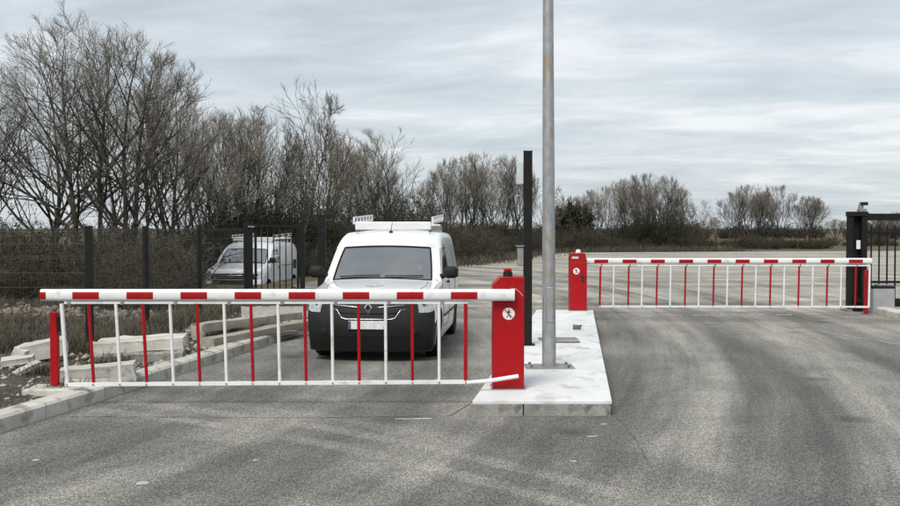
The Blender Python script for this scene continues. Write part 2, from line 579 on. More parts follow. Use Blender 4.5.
# ------------------------------------------------------------------ ground, road, verge
def ring_ground():
    v, f = [], []
    rs = [6, 12, 20, 30, 42, 58, 80, 110, 150, 220, 400, 900, 2500]
    n = 72
    v.append((0, 20, -0.05))
    for r in rs:
        for k in range(n):
            a = 2 * math.pi * k / n
            x, y = r * math.cos(a), 20 + r * math.sin(a)
            v.append((x, y, -0.05 if r < 200 else -0.05 - 0.0))
    for k in range(n):
        f.append((0, 1 + k, 1 + (k + 1) % n))
    for i in range(len(rs) - 1):
        for k in range(n):
            a, b = 1 + i * n + k, 1 + i * n + (k + 1) % n
            f.append((a, a + n, b + n, b))
    me = new_mesh('ground', v, f)
    tag(link('ground', me, 'field'), kind='structure')


# kerb foot along the left of the lane
KF = [(-4.55, 5.0), (-4.20, 7.0), (-3.95, 8.34), (-3.71, 9.4), (-3.07, 12.95), (-2.46, 16.6), (-2.05, 19.6)]
fence_pts = [Vector((-12.5, 12.85, 0)), Vector((-9.97, 12.95, 0)), Vector((-7.47, 13.05, 0)), Vector((-4.98, 13.1, 0)),
             Vector((-5.0, 15.6, 0)), Vector((-4.78, 18.1, 0)), Vector((-4.42, 20.55, 0))]

ROAD = [(-4.9, 2.0), (-4.55, 5.0), (-4.20, 7.0), (-3.95, 8.34), (-3.71, 9.4), (-3.07, 12.95), (-2.46, 16.6), (-2.05, 19.6), (-2.2, 21.4), (-3.4, 24), (-5.0, 30),
        (-3.5, 38), (0.2, 46), (2.6, 55), (5.2, 68), (10, 70), (30, 74), (70, 80), (90, 60), (90, -6), (10, -12), (-30, -12), (-30, 2.0)]
GROUND_HOLE = True
ring_ground()
sheet('road', ROAD, 0.0, 'asphalt')


def terrain_h(x, y):
    """verge height left of the kerb"""
    h = 0.10
    # dip behind the fence where the second van stands
    t = max(0.0, min(1.0, (y - 21.5) / 7.0)) * max(0.0, min(1.0, (x + 15) / 3.0))
    h -= 0.70 * t
    # low bank to the far left
    b = max(0.0, min(1.0, (-x - 5.6) / 4.0)) * max(0, min(1, (y - 13.6) / 3.0)) * (1 - t)
    h += 0.16 * b
    return h


def kerb_x(y):
    for (x0, y0), (x1, y1) in zip(KF, KF[1:]):
        if y <= y1:
            return x0 + (x1 - x0) * (y - y0) / (y1 - y0)
    return KF[-1][0]


def make_verge():
    ys = np.concatenate([np.arange(2.0, 24.0, 0.16), np.arange(24.0, 48.0, 0.6)])
    NX = 90
    v, f = [], []
    rng = np.random.default_rng(3)
    from mathutils import noise as mn
    for y in ys:
        xe = kerb_x(max(5.0, y)) - 0.24 if y < 19.7 else -2.3 - max(0, (y - 20)) * 0.28 if y < 30 else -5.1 + (y - 30) * 0.1
        for k in range(NX):
            u = k / (NX - 1)
            x = xe - (u ** 1.7) * 26.0
            h = terrain_h(x, y)
            edge = min(1.0, u * 12)
            h += (mn.noise((x * 1.1, y * 1.1, 0)) * 0.05 + mn.noise((x * 4.5, y * 4.5, 3)) * 0.035 + mn.noise((x * 14, y * 14, 5)) * 0.02) * edge
            v.append((x, y, h))
    n = len(ys)
    for j in range(n - 1):
        for k in range(NX - 1):
            a = j * NX + k
            f.append((a, a + NX, a + NX + 1, a + 1))
    me = new_mesh('verge', v, f, True)
    if me.polygons[0].normal.z < 0:
        me.flip_normals()
    tag(link('verge', me, 'soil'), kind='structure')
    return BVHTree.FromPolygons([Vector(p) for p in v], f)


VERGE = make_verge()


def vz(x, y, default=0.1):
    h = VERGE.ray_cast(Vector((x, y, 5)), Vector((0, 0, -1)))
    return h[0].z if h[0] is not None else default


# kerb of single stones
def polyline_at(pts, s):
    for a, b in zip(pts, pts[1:]):
        d = (Vector(b) - Vector(a)).length
        if s <= d:
            return Vector(a).lerp(Vector(b), s / d)
        s -= d
    return Vector(pts[-1])


kerb = tag(bpy.data.objects.new('kerb', None), 'pale concrete kerb along the muddy verge under the barrier arm', kind='structure')
COL.objects.link(kerb)
klen = sum((Vector(b) - Vector(a)).length for a, b in zip(KF, KF[1:]))
s = 0.0
while s < klen - 0.3:
    a, b = polyline_at(KF, s), polyline_at(KF, min(klen, s + 1.0))
    L = (b - a).length - 0.008
    d = (b - a).normalized()
    nrm = Vector((-d.y, d.x))
    c = (a + b) / 2 + nrm * 0.11
    mb = MB()
    mb.prism([(-0.11, -0.05), (0.11, -0.05), (0.11, 0.125), (0.085, 0.15), (-0.11, 0.15)], -L / 2, L / 2)
    mb.build('kerb_stone', 'kerb_concrete', kerb, loc=(c.x, c.y, random.uniform(-0.004, 0.004)), rz=math.atan2(d.y, d.x) - R(90) + random.uniform(-0.004, 0.004))
    s += 1.0

# right hand kerb by the sliding gate
rk = tag(bpy.data.objects.new('kerb', None), 'short pale kerb at the foot of the grey motor box', kind='structure')
COL.objects.link(rk)
q0, q1 = P(876, 314), P(925, 326)
RD = (q1 - q0).normalized()
for k in range(5):
    a = q0 + RD * (k * 0.8)
    c = a + RD * 0.4 + Vector((-RD.y, RD.x, 0)) * 0.12
    mb = MB()
    mb.prism([(-0.12, -0.04), (0.12, -0.04), (0.12, 0.12), (0.09, 0.15), (-0.12, 0.15)], -0.396, 0.396)
    mb.build('kerb_stone', 'concrete', rk, loc=c, rz=math.atan2(RD.y, RD.x) + R(90) + R(180))

# ------------------------------------------------------------------ traffic island
IZ = 0.144
fl, fr_ = P(472, 401, IZ), P(611.5, 401, IZ)
br, bl = P(593, 309.5, IZ), P(537, 309.5, IZ)
isl = tag(bpy.data.objects.new('traffic_island', None), 'long low concrete island topped with pale screed between the two lanes', kind='structure')
COL.objects.link(isl)


def inset_quad(q, d):
    c = sum(q, Vector()) / 4
    out = []
    for p in q:
        e = c - p
        out.append(p + Vector((math.copysign(d, e.x), math.copysign(d, e.y), 0)))
    return out


quad = [fl, fr_, br, bl]
qi = inset_quad(quad, 0.004)
mb = MB()
nX, nY = 10, 60
from mathutils import noise as mnoise
v, f = [], []
for j in range(nY + 1):
    for i in range(nX + 1):
        a = qi[0].lerp(qi[1], i / nX)
        b = qi[3].lerp(qi[2], i / nX)
        p = a.lerp(b, j / nY)
        edge = 0 if 0 < i < nX and 0 < j < nY else -0.006
        v.append((p.x, p.y, IZ + edge + mnoise.noise((p.x * 2, p.y * 2, 0)) * 0.004))
for j in range(nY):
    for i in range(nX):
        a = j * (nX + 1) + i
        f.append((a, a + 1, a + nX + 2, a + nX + 1))
# skirt
n = len(v)
ringi = [i for i in range(nX + 1)] + [j * (nX + 1) + nX for j in range(1, nY + 1)] + [nY * (nX + 1) + i for i in range(nX - 1, -1, -1)] + [j * (nX + 1) for j in range(nY - 1, 0, -1)]
for q in ringi:
    v.append((v[q][0], v[q][1], IZ - 0.03))
for q in range(len(ringi)):
    q2 = (q + 1) % len(ringi)
    f.append((ringi[q], n + q, n + q2, ringi[q2]))
mb.add(v, f)
mb.build('screed_top', 'screed', isl, smooth=True, auto=40)


def kerb_run(a, b, inward, step, par, mat):
    d = (b - a)
    L = d.length
    n = max(1, round(L / step))
    d.normalize()
    for k in range(n):
        l = L / n
        c = a + d * (l * (k + 0.5)) + inward * 0.09
        m_ = MB()
        m_.box((0, 0, 0), (l - 0.010, 0.18, 0.145), bevel=0.008)
        m_.build('kerb_block', mat, par, loc=(c.x, c.y, IZ - 0.032 - 0.0725 + random.uniform(-.002, .002)), rz=math.atan2(d.y, d.x))


z0 = Vector((0, 0, 0))
kerb_run(Vector((fl.x, fl.y, 0)), Vector((fl.x + (fr_.x - fl.x) * 0.37, fr_.y, 0)), Vector((0, 1, 0)), 0.6, isl, 'old_kerb')
kerb_run(Vector((fl.x + (fr_.x - fl.x) * 0.37, fl.y, 0)), Vector((fr_.x, fr_.y, 0)), Vector((0, 1, 0)), 0.9, isl, 'old_kerb')
kerb_run(Vector((fr_.x, fr_.y + 0.19, 0)), Vector((br.x, br.y, 0)), Vector((-1, 0, 0)), 1.0, isl, 'old_kerb')
kerb_run(Vector((fl.x, fl.y + 0.19, 0)), Vector((bl.x, bl.y, 0)), Vector((1, 0, 0)), 1.0, isl, 'old_kerb')
mb = MB()
ci = sum(quad, Vector()) / 4
qq = [p.lerp(ci, 0.12) for p in quad]
qq = [qq[0] + Vector((0.08, 0, 0)), qq[1] + Vector((-0.12, 0, 0)), qq[2] + Vector((-0.12, 0, 0)), qq[3] + Vector((0.08, 0, 0))]
mb.add([(p.x, p.y, -0.02) for p in qq] + [(p.x, p.y, IZ - 0.04) for p in qq], [(0, 1, 2, 3), (7, 6, 5, 4), (0, 4, 5, 1), (1, 5, 6, 2), (2, 6, 7, 3), (3, 7, 4, 0)])
mb.build('core', 'old_kerb', isl)


# ------------------------------------------------------------------ barriers
def sticker(parent, c, r, y, flip=False):
    """no-pedestrian disc on a face at local y (facing -y)"""
    mb = MB()
    mb.lathe([(r, 0.0), (r, 0.002)], 32, 'y', (c[0], y - 0.002, c[1]))
    disc = mb.build('warning_disc', 'white_paint', parent)
    fig = MB()

    def poly(pts, name_y=0.0006):
        fig.prism([(c[0] + px * r, c[1] + pz * r) for px, pz in pts], y - 0.0034, y - 0.0024)
    ring = [(math.cos(2 * math.pi * k / 14) * 0.11 + 0.05, math.sin(2 * math.pi * k / 14) * 0.11 + 0.62) for k in range(14)]
    poly(ring)
    poly([(-0.10, 0.48), (0.14, 0.48), (0.13, -0.02), (-0.10, -0.02)])
    poly([(-0.09, -0.02), (0.06, -0.02), (-0.06, -0.36), (-0.30, -0.70), (-0.42, -0.62), (-0.20, -0.32)])
    poly([(0.0, -0.02), (0.13, -0.02), (0.26, -0.34), (0.34, -0.70), (0.20, -0.72), (0.13, -0.38)])
    poly([(-0.10, 0.46), (-0.10, 0.32), (-0.30, 0.10), (-0.40, 0.16)])
    poly([(0.13, 0.46), (0.13, 0.30), (0.36, 0.12), (0.44, 0.20)])
    fig.build('walking_figure', 'black_print', disc)
    sl = MB()
    w = 0.07
    a = R(-45)
    sl.prism([(c[0] + r * (x * math.cos(a) - z * math.sin(a)), c[1] + r * (x * math.sin(a) + z * math.cos(a))) for x, z in ((-0.93, -w), (0.93, -w), (0.93, w), (-0.93, w))], y - 0.0046, y - 0.0036)
    sl.build('slash', 'reflective_red', disc)
    return disc


def arm_profile(n=20, h=0.060, d=0.042):
    out = []
    for k in range(n):
        a = 2 * math.pi * k / n
        ca, sa = math.cos(a), math.sin(a)
        out.append((math.copysign(abs(ca) ** 0.75, ca) * d, math.copysign(abs(sa) ** 0.75, sa) * h))
    return out


def barrier(name, label, base, ppm, xw, hcab, armY, arm_x, arm_z, patches, whites, reds, rail_top, rail_bot, far):
    t = thing(name, label, 'barrier gate', base, 0, 'red and white boom barriers')
    hw = xw / 2
    mb = MB()
    dp = 0.30
    if far:
        poly = [(-hw, 0.012), (hw, 0.012), (hw, hcab - 0.15), (hw * 0.78, hcab - 0.01), (hw * 0.7, hcab), (-hw * 0.9, hcab), (-hw, hcab - 0.08)]
    else:
        poly = [(-hw, 0.012), (hw, 0.012), (hw, hcab), (-hw * 0.5, hcab), (-hw, hcab - 0.075)]
    mb.prism(poly, 0, dp)
    cab = mb.build('cabinet', 'red_paint', t)
    bv = cab.modifiers.new('edge', 'BEVEL')
    bv.width = 0.006
    bv.segments = 2
    bv.limit_method = 'ANGLE'
    MB().box((0, dp / 2, 0.006), (xw + 0.03, dp + 0.03, 0.012)).build('base_plate', 'dull_steel', t)
    # door seam and seam of the hood on the near face
    g = MB()
    if far:
        g.box((0, -0.001, hcab - 0.19), (xw - 0.03, 0.002, 0.006))
    else:
        pts = [(0.02, hcab - 0.115), (0.07, hcab - 0.12), (0.11, hcab - 0.15), (0.145, hcab - 0.195)]
        for (xa, za), (xb, zb) in zip(pts, pts[1:]):
            g.tube([(xa, -0.001, za), (xb, -0.001, zb)], 0.0022, 5)
    g.build('seam', 'white_paint' if not far else 'rust', cab)
    # beacon / lid knob
    k = MB()
    if far:
        k.lathe([(0.055, hcab), (0.055, hcab + 0.02), (0.045, hcab + 0.055), (0.02, hcab + 0.07)], 16, 'z', (0.01, dp / 2, 0))
    else:
        k.lathe([(0.05, hcab), (0.05, hcab + 0.015), (0.045, hcab + 0.05), (0.03, hcab + 0.055)], 16, 'z', (0.0, dp / 2, 0))
    k.build('lid_knob', 'white_paint' if far else 'plastic', cab, True, auto=40)
    if not far:
        MB().lathe([(0.043, hcab + 0.057), (0.043, hcab + 0.075), (0.02, hcab + 0.085)], 16, 'z', (0.0, dp / 2, 0)).build('knob_cap', 'red_paint', cab, True, auto=40)
        sticker(cab, (0.0, hcab - 0.375), 0.062, 0.0)
        # hub plate behind the arm and bottom stay clipped to the cabinet
        MB().lathe([(0.062, -0.05), (0.062, 0.0)], 20, 'y', (0.0, 0, arm_z)).build('arm_hub', 'plastic', cab, True, auto=40)
    else:
        sticker(cab, (-0.045, hcab - 0.36), 0.065, 0.0)
        MB().box((-0.07, -0.002, hcab - 0.09), (0.13, 0.004, 0.045)).build('rating_plate', 'light_grey_box', cab)
        lk = MB()
        lk.box((0.085, -0.008, hcab - 0.51), (0.055, 0.016, 0.13), bevel=0.006)
        lk.box((0.065, -0.006, hcab - 0.46), (0.04, 0.012, 0.05), bevel=0.004)
        lk.build('door_lock', 'black_print', cab)
        MB().lathe([(0.062, 0.3), (0.062, 0.36)], 20, 'y', (0.0, 0, arm_z)).build('arm_hub', 'plastic', cab, True, auto=40)
    # arm
    x0, x1 = arm_x
    pr = arm_profile()
    n = len(pr)
    arm = MB()
    v = [(x0, armY + a, arm_z + b) for a, b in pr] + [(x1, armY + a, arm_z + b) for a, b in pr]
    f = [(k, (k + 1) % n, (k + 1) % n + n, k + n) for k in range(n)] + [tuple(range(n)), tuple(range(2 * n - 1, n - 1, -1))]
    ao = arm.add(v, f).build('arm', 'white_paint', t, True, auto=50)
    for a, b in patches:
        m_ = MB()
        arc = []
        for q in range(7):
            an = math.pi + R(-30 + 10 * q)
            ca, sa = math.cos(an), math.sin(an)
            arc.append((math.copysign(abs(ca) ** 0.75, ca) * 0.0433, math.copysign(abs(sa) ** 0.75, sa) * 0.0613))
        v = [(a, armY + p_, arm_z - 0.004 + q_) for p_, q_ in arc] + [(b, armY + p_, arm_z - 0.004 + q_) for p_, q_ in arc]
        m_.add(v, [(q, q + 1, q + 8, q + 7) for q in range(6)])
        m_.build('reflective_stripe', 'reflective_red', ao)
        # and on the back
        m_ = MB()
        v = [(p[0], 2 * armY - p[1], p[2]) for p in v]
        m_.add(v, [(q, q + 1, q + 8, q + 7) for q in range(6)])
        m_.build('reflective_stripe', 'reflective_red', ao)
    # hanging fence
    xs = sorted(whites + reds)
    rt0, rt1 = rail_top
    rb0, rb1 = rail_bot
    xa, xb = xs[0], xs[-1]

    def zt(x):
        return rt0 + (rt1 - rt0) * (x - xa) / (xb - xa)

    def zb(x):
        return rb0 + (rb1 - rb0) * (x - xa) / (xb - xa)
    m_ = MB()
    m_.tube([(xa - 0.02, armY, zt(xa)), (xb + 0.02, armY, zt(xb))], 0.02, 4)
    top = m_.build('top_rail', 'white_paint', t)
    for x in xs[::2]:
        MB().box((x + 0.03, armY - 0.024, (zt(x) + arm_z - 0.05) / 2), (0.03, 0.006, abs(arm_z - 0.04 - zt(x)) + 0.03)).build('hanger', 'dull_steel', top)
    m_ = MB()
    m_.tube([(xa - 0.02, armY, zb(xa)), (xb + 0.02, armY, zb(xb))], 0.026, 4)
    m_.build('bottom_rail', 'white_paint', t)
    for x in xs:
        wht = x in whites
        lean = 0.0
        if not far:
            u = (x - xb) / (xa - xb)
            lean = 0.05 * max(0, u) ** 1.5          # bars hang slightly out of plumb towards the free end
        m_ = MB()
        m_.tube([(x - lean + (0.012 if far else 0.0), armY, zt(x) - 0.012), (x, armY, zb(x) + 0.012)], 0.0205 if (x in (xa, xb)) else (0.0185 if far else 0.0165), 8)
        m_.build('hanging_bar', 'white_paint' if wht else 'red_paint', t, True, auto=50)
        m_ = MB()
        m_.lathe([(0.009, -0.030), (0.009, -0.024)], 8, 'y', (x, armY, zb(x)))
        m_.build('bolt', 'dull_steel', t)
    return t


D1 = P(508.5, 390, IZ).y
b1 = P(508.5, 390, IZ)
ppm1 = F / (D1 - 0.05)
L1 = lambda px: (px - 508.5) / ppm1
zz1 = lambda py: 1.8 - (py - 228) / ppm1 - IZ
barrier('boom_barrier', 'red and white boom barrier lowered in front of the white van', b1, ppm1, 0.32, 1.156, -0.055,
        (L1(40.5), L1(514)), zz1(295),
        [(L1(40.2), L1(46.5))] + [(L1(73 + 53.9 * k), L1(99.5 + 53.9 * k)) for k in range(8)],
        [L1(65.5 + 53.3 * k) for k in range(8)], [L1(92 + 53.3 * k) for k in range(8)],
        (zz1(302.5), zz1(302.5)), (zz1(385), zz1(382.3)), False)
# tilted stay tube from the bottom rail across the cabinet
bar1 = bpy.data.objects['boom_barrier']
m_ = MB()
m_.tube([(L1(464), -0.055, zz1(383.5)), (L1(490), -0.06, zz1(381)), (L1(518), -0.07, zz1(376.3))], 0.021, 8)
m_.build('stay_tube', 'white_paint', bar1, True, auto=50)

b2 = P(578.5, 311, IZ)
ppm2 = F / (b2.y + 0.38)
L2 = lambda px: (px - 450) / ppm2 - b2.x
zz2 = lambda py: 1.8 - (py - 228) / ppm2 - IZ
barrier('boom_barrier', 'red and white boom barrier closing the lane beside the sliding gate', b2, ppm2, 0.335, 1.156, 0.38,
        (L2(577), L2(871.5)), zz2(261),
        [(L2(594 + 28.25 * k), L2(608 + 28.25 * k)) for k in range(10)],
        [L2(613.5 + 28.45 * k) for k in range(10)], [L2(600 + 28.4 * k) for k in range(10)],
        (zz2(265.5), zz2(265.5)), (zz2(306.5), zz2(307)), True)


def rest_post(label, c, h, w, cap_side):
    t = thing('barrier_rest_post', label, 'post', c, 0, 'arm rest posts')
    MB().box((0, 0, h / 2 + 0.01), (w, w, h - 0.02), bevel=0.004).build('post', 'red_paint', t)
    pl = MB().box((0, 0, 0.006), (w * 2.2, w * 2.0, 0.012)).build('base_plate', 'dull_steel', t)
    for sx in (-1, 1):
        for sy in (-1, 1):
            MB().lathe([(0.012, 0.012), (0.012, 0.028)], 6, 'z', (sx * w * 0.85, sy * w * 0.75, 0)).build('bolt', 'rust', pl)
    if cap_side:
        MB().box((w / 2 + 0.033, 0.0, h - 0.11), (0.064, 0.07, 0.155), bevel=0.008).build('magnet', 'plastic', t)
    MB().box((0, 0, h + 0.003), (w + 0.004, w + 0.004, 0.008)).build('cap', 'red_paint', t)
    return t


pb = P(55.3, 389, 0.13)
pb.z = 0.15
# concrete pad under the rest post
pad = MB().box((0, 0, 0), (0.52, 0.40, 0.20), bevel=0.01, jitter=0.008).build('concrete_footing', 'concrete', None, loc=(pb.x, pb.y, 0.05))
tag(pad, 'small square concrete footing under the red rest post by the kerb', 'footing')
rest_post('red rest post with black magnet block on the muddy verge', pb, zz1(315) + IZ - pb.z, 0.072, True)
pc = P(865.8, 314.5)
rest_post('short red rest post beside the dark sliding gate pillar', (pc.x, pc.y, 0.0), 0.92, 0.075, False)

# ------------------------------------------------------------------ lamp pole, reader post, plates on the island
lp = P(549, 367, IZ)
lamp = thing('street_lamp', 'tall galvanised steel lamp pole standing on the concrete island', 'lamp post', lp, 0)
m_ = MB()
hs = [0.0, 0.02, 0.5, 1, 2, 3, 4, 5, 6, 7, 8]
LEAN = -0.0052
m_.tube([(LEAN * h * 1.0, 0, h) for h in hs], [0.083 - 0.0048 * h for h in hs], 24)
m_.build('pole', 'galvanised', lamp, True, auto=50)
m_ = MB().box((0.0, 0.0, 0.005), (0.58, 0.38, 0.014), bevel=0.004)
bp_ = m_.build('base_plate', 'dull_steel', lamp)
for sx in (-1, 1):
    for sy in (-1, 1):
        MB().lathe([(0.016, 0.012), (0.016, 0.04)], 6, 'z', (sx * 0.22, sy * 0.13, 0)).build('anchor_bolt', 'rust', bp_)
m_ = MB().box((0.0, -0.079, 0.75), (0.085, 0.012, 0.42), bevel=0.01)
m_.build('access_door', 'galvanised', lamp)
m_ = MB()
m_.tube([(LEAN * 8, 0, 7.9), (LEAN * 8 + 0.25, 0, 8.25), (LEAN * 8 + 1.2, 0, 8.4)], [0.042, 0.038, 0.03], 12)
m_.build('arm', 'galvanised', lamp, True, auto=50)
MB().box((1.45, 0, 8.42), (0.62, 0.26, 0.10), bevel=0.03).build('lamp_head', 'dull_steel', lamp)

rp = P(527.5, 345, IZ)
ppm = F / rp.y
reader = thing('card_reader_post', 'slim black square post with two card reader boxes on the island', 'post', rp, 0)
MB().box((0, 0, 2.73 / 2), (0.118, 0.118, 2.73), bevel=0.006).build('post', 'black_metal', reader)
MB().box((0, 0, 0.006), (0.20, 0.20, 0.014)).build('base_plate', 'black_metal', reader)
MB().box((0, 0, 2.735), (0.124, 0.124, 0.014), bevel=0.003).build('cap', 'plastic', reader)
zr = lambda py: 1.8 - (py - 228) / ppm - IZ
u = MB().box((-0.115, 0, (zr(162) + zr(184.5)) / 2), (0.10, 0.13, abs(zr(162) - zr(184.5))), bevel=0.012).build('reader_box', 'light_grey_box', reader)
MB().box((-0.168, 0.0, zr(170)), (0.006, 0.08, 0.10)).build('reader_face', 'plastic', u)
u = MB().box((-0.105, 0, (zr(247) + zr(266)) / 2), (0.088, 0.12, abs(zr(247) - zr(266))), bevel=0.01).build('reader_box', 'dull_steel', reader)
MB().box((-0.11, 0, zr(246)), (0.11, 0.16, 0.016), bevel=0.003).build('rain_hood', 'dull_steel', u)
MB().box((-0.152, 0.0, zr(255)), (0.006, 0.07, 0.12)).build('reader_face', 'plastic', u)

c = P(558, 339.5, IZ)
o = MB().box((0, 0, 0), (0.58, 0.30, 0.016), bevel=0.004).build('cover_plate', 'dull_steel', None, loc=(c.x, c.y, IZ + 0.009))
tag(o, 'flat grey steel cover plate lying on the pale island', 'plate')
c = P(565, 342, IZ)
m_ = MB()
m_.tube([(-0.19, 0, 0), (-0.05, -0.02, 0.004), (0.10, 0.0, 0), (0.2, 0.015, 0.0)], 0.012, 6)
o = m_.build('steel_rod', 'rust', None, True, loc=(c.x, c.y - 0.12, IZ + 0.014))
tag(o, 'short rusty steel rod lying beside the cover plate', 'rod')
c = P(577.5, 329.5, IZ)
o = MB().box((0, 0, 0), (0.12, 0.09, 0.07), bevel=0.015, jitter=0.02).build('stone', 'rust', None, loc=(c.x, c.y, IZ + 0.036))
tag(o, 'brown stone lying on the pale island near the far cabinet', 'stone')

# ------------------------------------------------------------------ vans
def build_van(name, label, loc, rz, big=False):
    root = thing(name, label, 'van', loc, rz, 'white vans with roof racks')
    XF = [-1, -0.84, -0.45, 0, 0.45, 0.84, 1]
    if not big:
        Y = [0.0, 0.14, 0.34, 0.80, 1.10, 1.45, 2.25, 3.0, 4.15, 4.39]
        T = [0.87, 0.92, 0.96, 1.00, 1.035, 1.05, 1.07, 1.09, 1.10, 1.10]
        ZT, ZR, CR = 1.56, 1.705, 0.055
        WK = [0.855, 0.88, 0.895, 0.895, 0.875, 0.80, 0.745]
        wsy = (1.10, 1.74, 2.02)
        wr, wheels = 0.31, (0.86, 3.67)
    else:
        Y = [0.0, 0.14, 0.34, 0.72, 1.02, 1.40, 2.25, 3.2, 4.8, 5.05]
        T = [0.95, 1.02, 1.08, 1.15, 1.21, 1.21, 1.21, 1.22, 1.23, 1.23]
        ZT, ZR, CR = 1.74, 1.88, 0.08
        WK = [0.90, 0.975, 0.995, 0.995, 0.975, 0.87, 0.78]
        wsy = (1.02, 1.74, 2.02)
        wr, wheels = 0.33, (0.93, 4.1)
    fr4 = [0, 0.25, 0.47, 0.72, 1]
    nx, ny, nz = 6, 9, 6

    def pos(i, j, k):
        xf = XF[i]
        y = Y[j]
        w = WK[k]
        if k <= 4:
            z0_ = 0.14 if j <= 1 else 0.2
            z = z0_ + (T[j] - z0_) * fr4[k]
        else:
            z = ZT if k == 5 else ZR
        taper = {0: 0.945, 1: 0.98, 2: 0.997}.get(j, 1.0)
        if j == ny:
            taper = 0.955
        if k == 4 and j < 4:
            w *= 0.955
        if k == 0 and j in (0, 1):
            taper *= 1.0
        w *= taper
        x = xf * w
        if j == 0:
            y += [0.11, 0.02, 0.0, 0.035, 0.13][min(k, 4)]
            y += 0.09 * xf * xf + 0.10 * abs(xf) ** 5
        elif j == 1:
            y += 0.06 * xf * xf + 0.08 * abs(xf) ** 5
        elif j == 2:
            y += 0.04 * xf * xf
        if k >= 5:
            if j == 4:
                y = wsy[1] if k == 5 else wsy[2]
            elif j == 5:
                y = wsy[1] + 0.25 if k == 5 else wsy[2] + 0.3
            elif j == 6:
                y += 0.12
        if j == 4:
            y += (0.20 if k <= 4 else 0.11) * xf * xf
        if j == ny:
            y -= {4: 0.0, 5: 0.06, 6: 0.16}.get(k, 0.0) + 0.05 * xf * xf
        if k == 6:
            z += CR * (1 - abs(xf) ** 2.2) + {4: -0.035, 5: 0.0, 6: 0.02, 7: 0.025, 8: 0.0, 9: -0.05}.get(j, 0)
        if k == 4 and j <= 4:
            z += 0.05 * (1 - xf * xf) * (0.5 if j == 0 else 1.0) - 0.02
        if k == 5 and j == 4:
            z += 0.035 * (1 - xf * xf)
        return Vector((x, y, z))

    occ = lambda i, j, k: 0 <= i < nx and 0 <= j < ny and 0 <= k < nz and (k < 4 or j >= 4)
    names = ['underbody', 'body', 'bumper', 'grille', 'headlight', 'windscreen', 'side_window', 'rear_window']

    def matof(i, j, k, d):
        if d == 'z-':
            return 0
        if d == 'y-' and j == 0:
            if k <= 2:
                return 2
            return 4 if i in (0, 5) else 3
        if d in ('x-', 'x+'):
            if j == 0:
                return 2 if k <= 2 else 4
            if j == 1 and k <= 1 and not big:
                return 2
            if j in (4, 5) and k == 4:
                return 6
        if d == 'y-' and j == 4 and k == 4:
            return 5 if 1 <= i <= 4 else 1
        if d == 'y+' and k == 4 and 1 <= i <= 4:
            return 7
        if k == 0 and d in ('x-', 'x+'):
            return 1
        return 1
    vid, verts, faces, mats = {}, [], [], []

    def V_(i, j, k):
        if (i, j, k) not in vid:
            vid[(i, j, k)] = len(verts)
            verts.append(pos(i, j, k))
        return vid[(i, j, k)]
    dirs = {'x-': ((-1, 0, 0), [(0, 0, 0), (0, 0, 1), (0, 1, 1), (0, 1, 0)]), 'x+': ((1, 0, 0), [(1, 0, 0), (1, 1, 0), (1, 1, 1), (1, 0, 1)]),
            'y-': ((0, -1, 0), [(0, 0, 0), (1, 0, 0), (1, 0, 1), (0, 0, 1)]), 'y+': ((0, 1, 0), [(0, 1, 0), (0, 1, 1), (1, 1, 1), (1, 1, 0)]),
            'z-': ((0, 0, -1), [(0, 0, 0), (0, 1, 0), (1, 1, 0), (1, 0, 0)]), 'z+': ((0, 0, 1), [(0, 0, 1), (1, 0, 1), (1, 1, 1), (0, 1, 1)])}
    for i in range(nx):
        for j in range(ny):
            for k in range(nz):
                if not occ(i, j, k):
                    continue
                for d, (off, cs) in dirs.items():
                    if not occ(i + off[0], j + off[1], k + off[2]):
                        faces.append([V_(i + a, j + b, k + c_) for a, b, c_ in cs])
                        mats.append(matof(i, j, k, d))
    me = new_mesh('shell', verts, faces)
    for p, mi in zip(me.polygons, mats):
        p.material_index = mi
    mnames = ['plastic', 'van_white', 'plastic' if not big else 'van_white', 'plastic', 'head_lamp', 'window_glass', 'window_glass', 'window_glass']
    for m in mnames:
        me.materials.append(MATS[m])
    # creases: cowl line, roof rail stays soft
    cr = me.attributes.new('crease_edge', 'FLOAT', 'EDGE')
    inv = {v: k for k, v in vid.items()}
    for e in me.edges:
        a, b = inv[e.vertices[0]], inv[e.vertices[1]]
        c_ = 0.0
        if a[2] == 4 and b[2] == 4 and a[1] == 4 and b[1] == 4:
            c_ = 0.8
        elif a[2] == b[2] == 4 and a[1] >= 4 and b[1] >= 4 and a[0] == b[0] and a[0] in (0, nx):
            c_ = 0.45
        elif a[2] == b[2] == 4 and a[0] == b[0] and a[0] in (0, nx) and a[1] < 5 and b[1] < 5:
            c_ = 0.4
        elif a[2] == b[2] == 6 and a[0] == b[0] and a[0] in (0, nx):
            c_ = 0.35
        elif a[2] == b[2] == 6 and a[1] == b[1] == 4:
            c_ = 0.25
        elif a[2] == b[2] == 0:
            c_ = 0.6
        elif a[1] == b[1] == ny:
            c_ = 0.3
        elif a[0] == b[0] and a[0] in (1, nx - 1) and a[1] == b[1] == 4 and min(a[2], b[2]) == 4:
            c_ = 0.4
        cr.data[e.index].value = c_
    tmp = bpy.data.objects.new('shell', me)
    COL.objects.link(tmp)
    ss = tmp.modifiers.new('s', 'SUBSURF')
    ss.levels = 3
    ss.render_levels = 3
    cut = []
    for wy in wheels:
        for sx in (-1, 1):
            cm = MB().lathe([(wr + 0.06, 0.30), (wr + 0.06, 0.9)] if sx > 0 else [(wr + 0.06, -0.9), (wr + 0.06, -0.30)], 36, 'x', (sx * (0.25 if not big else 0.33), wy, wr))
            cm.v = [(x + 0, y, z) for x, y, z in cm.v]
            co = cm.build('cutter', 'plastic')
            cut.append(co)
            b_ = tmp.modifiers.new('b', 'BOOLEAN')
            b_.object = co
            b_.operation = 'DIFFERENCE'
            b_.solver = 'EXACT'
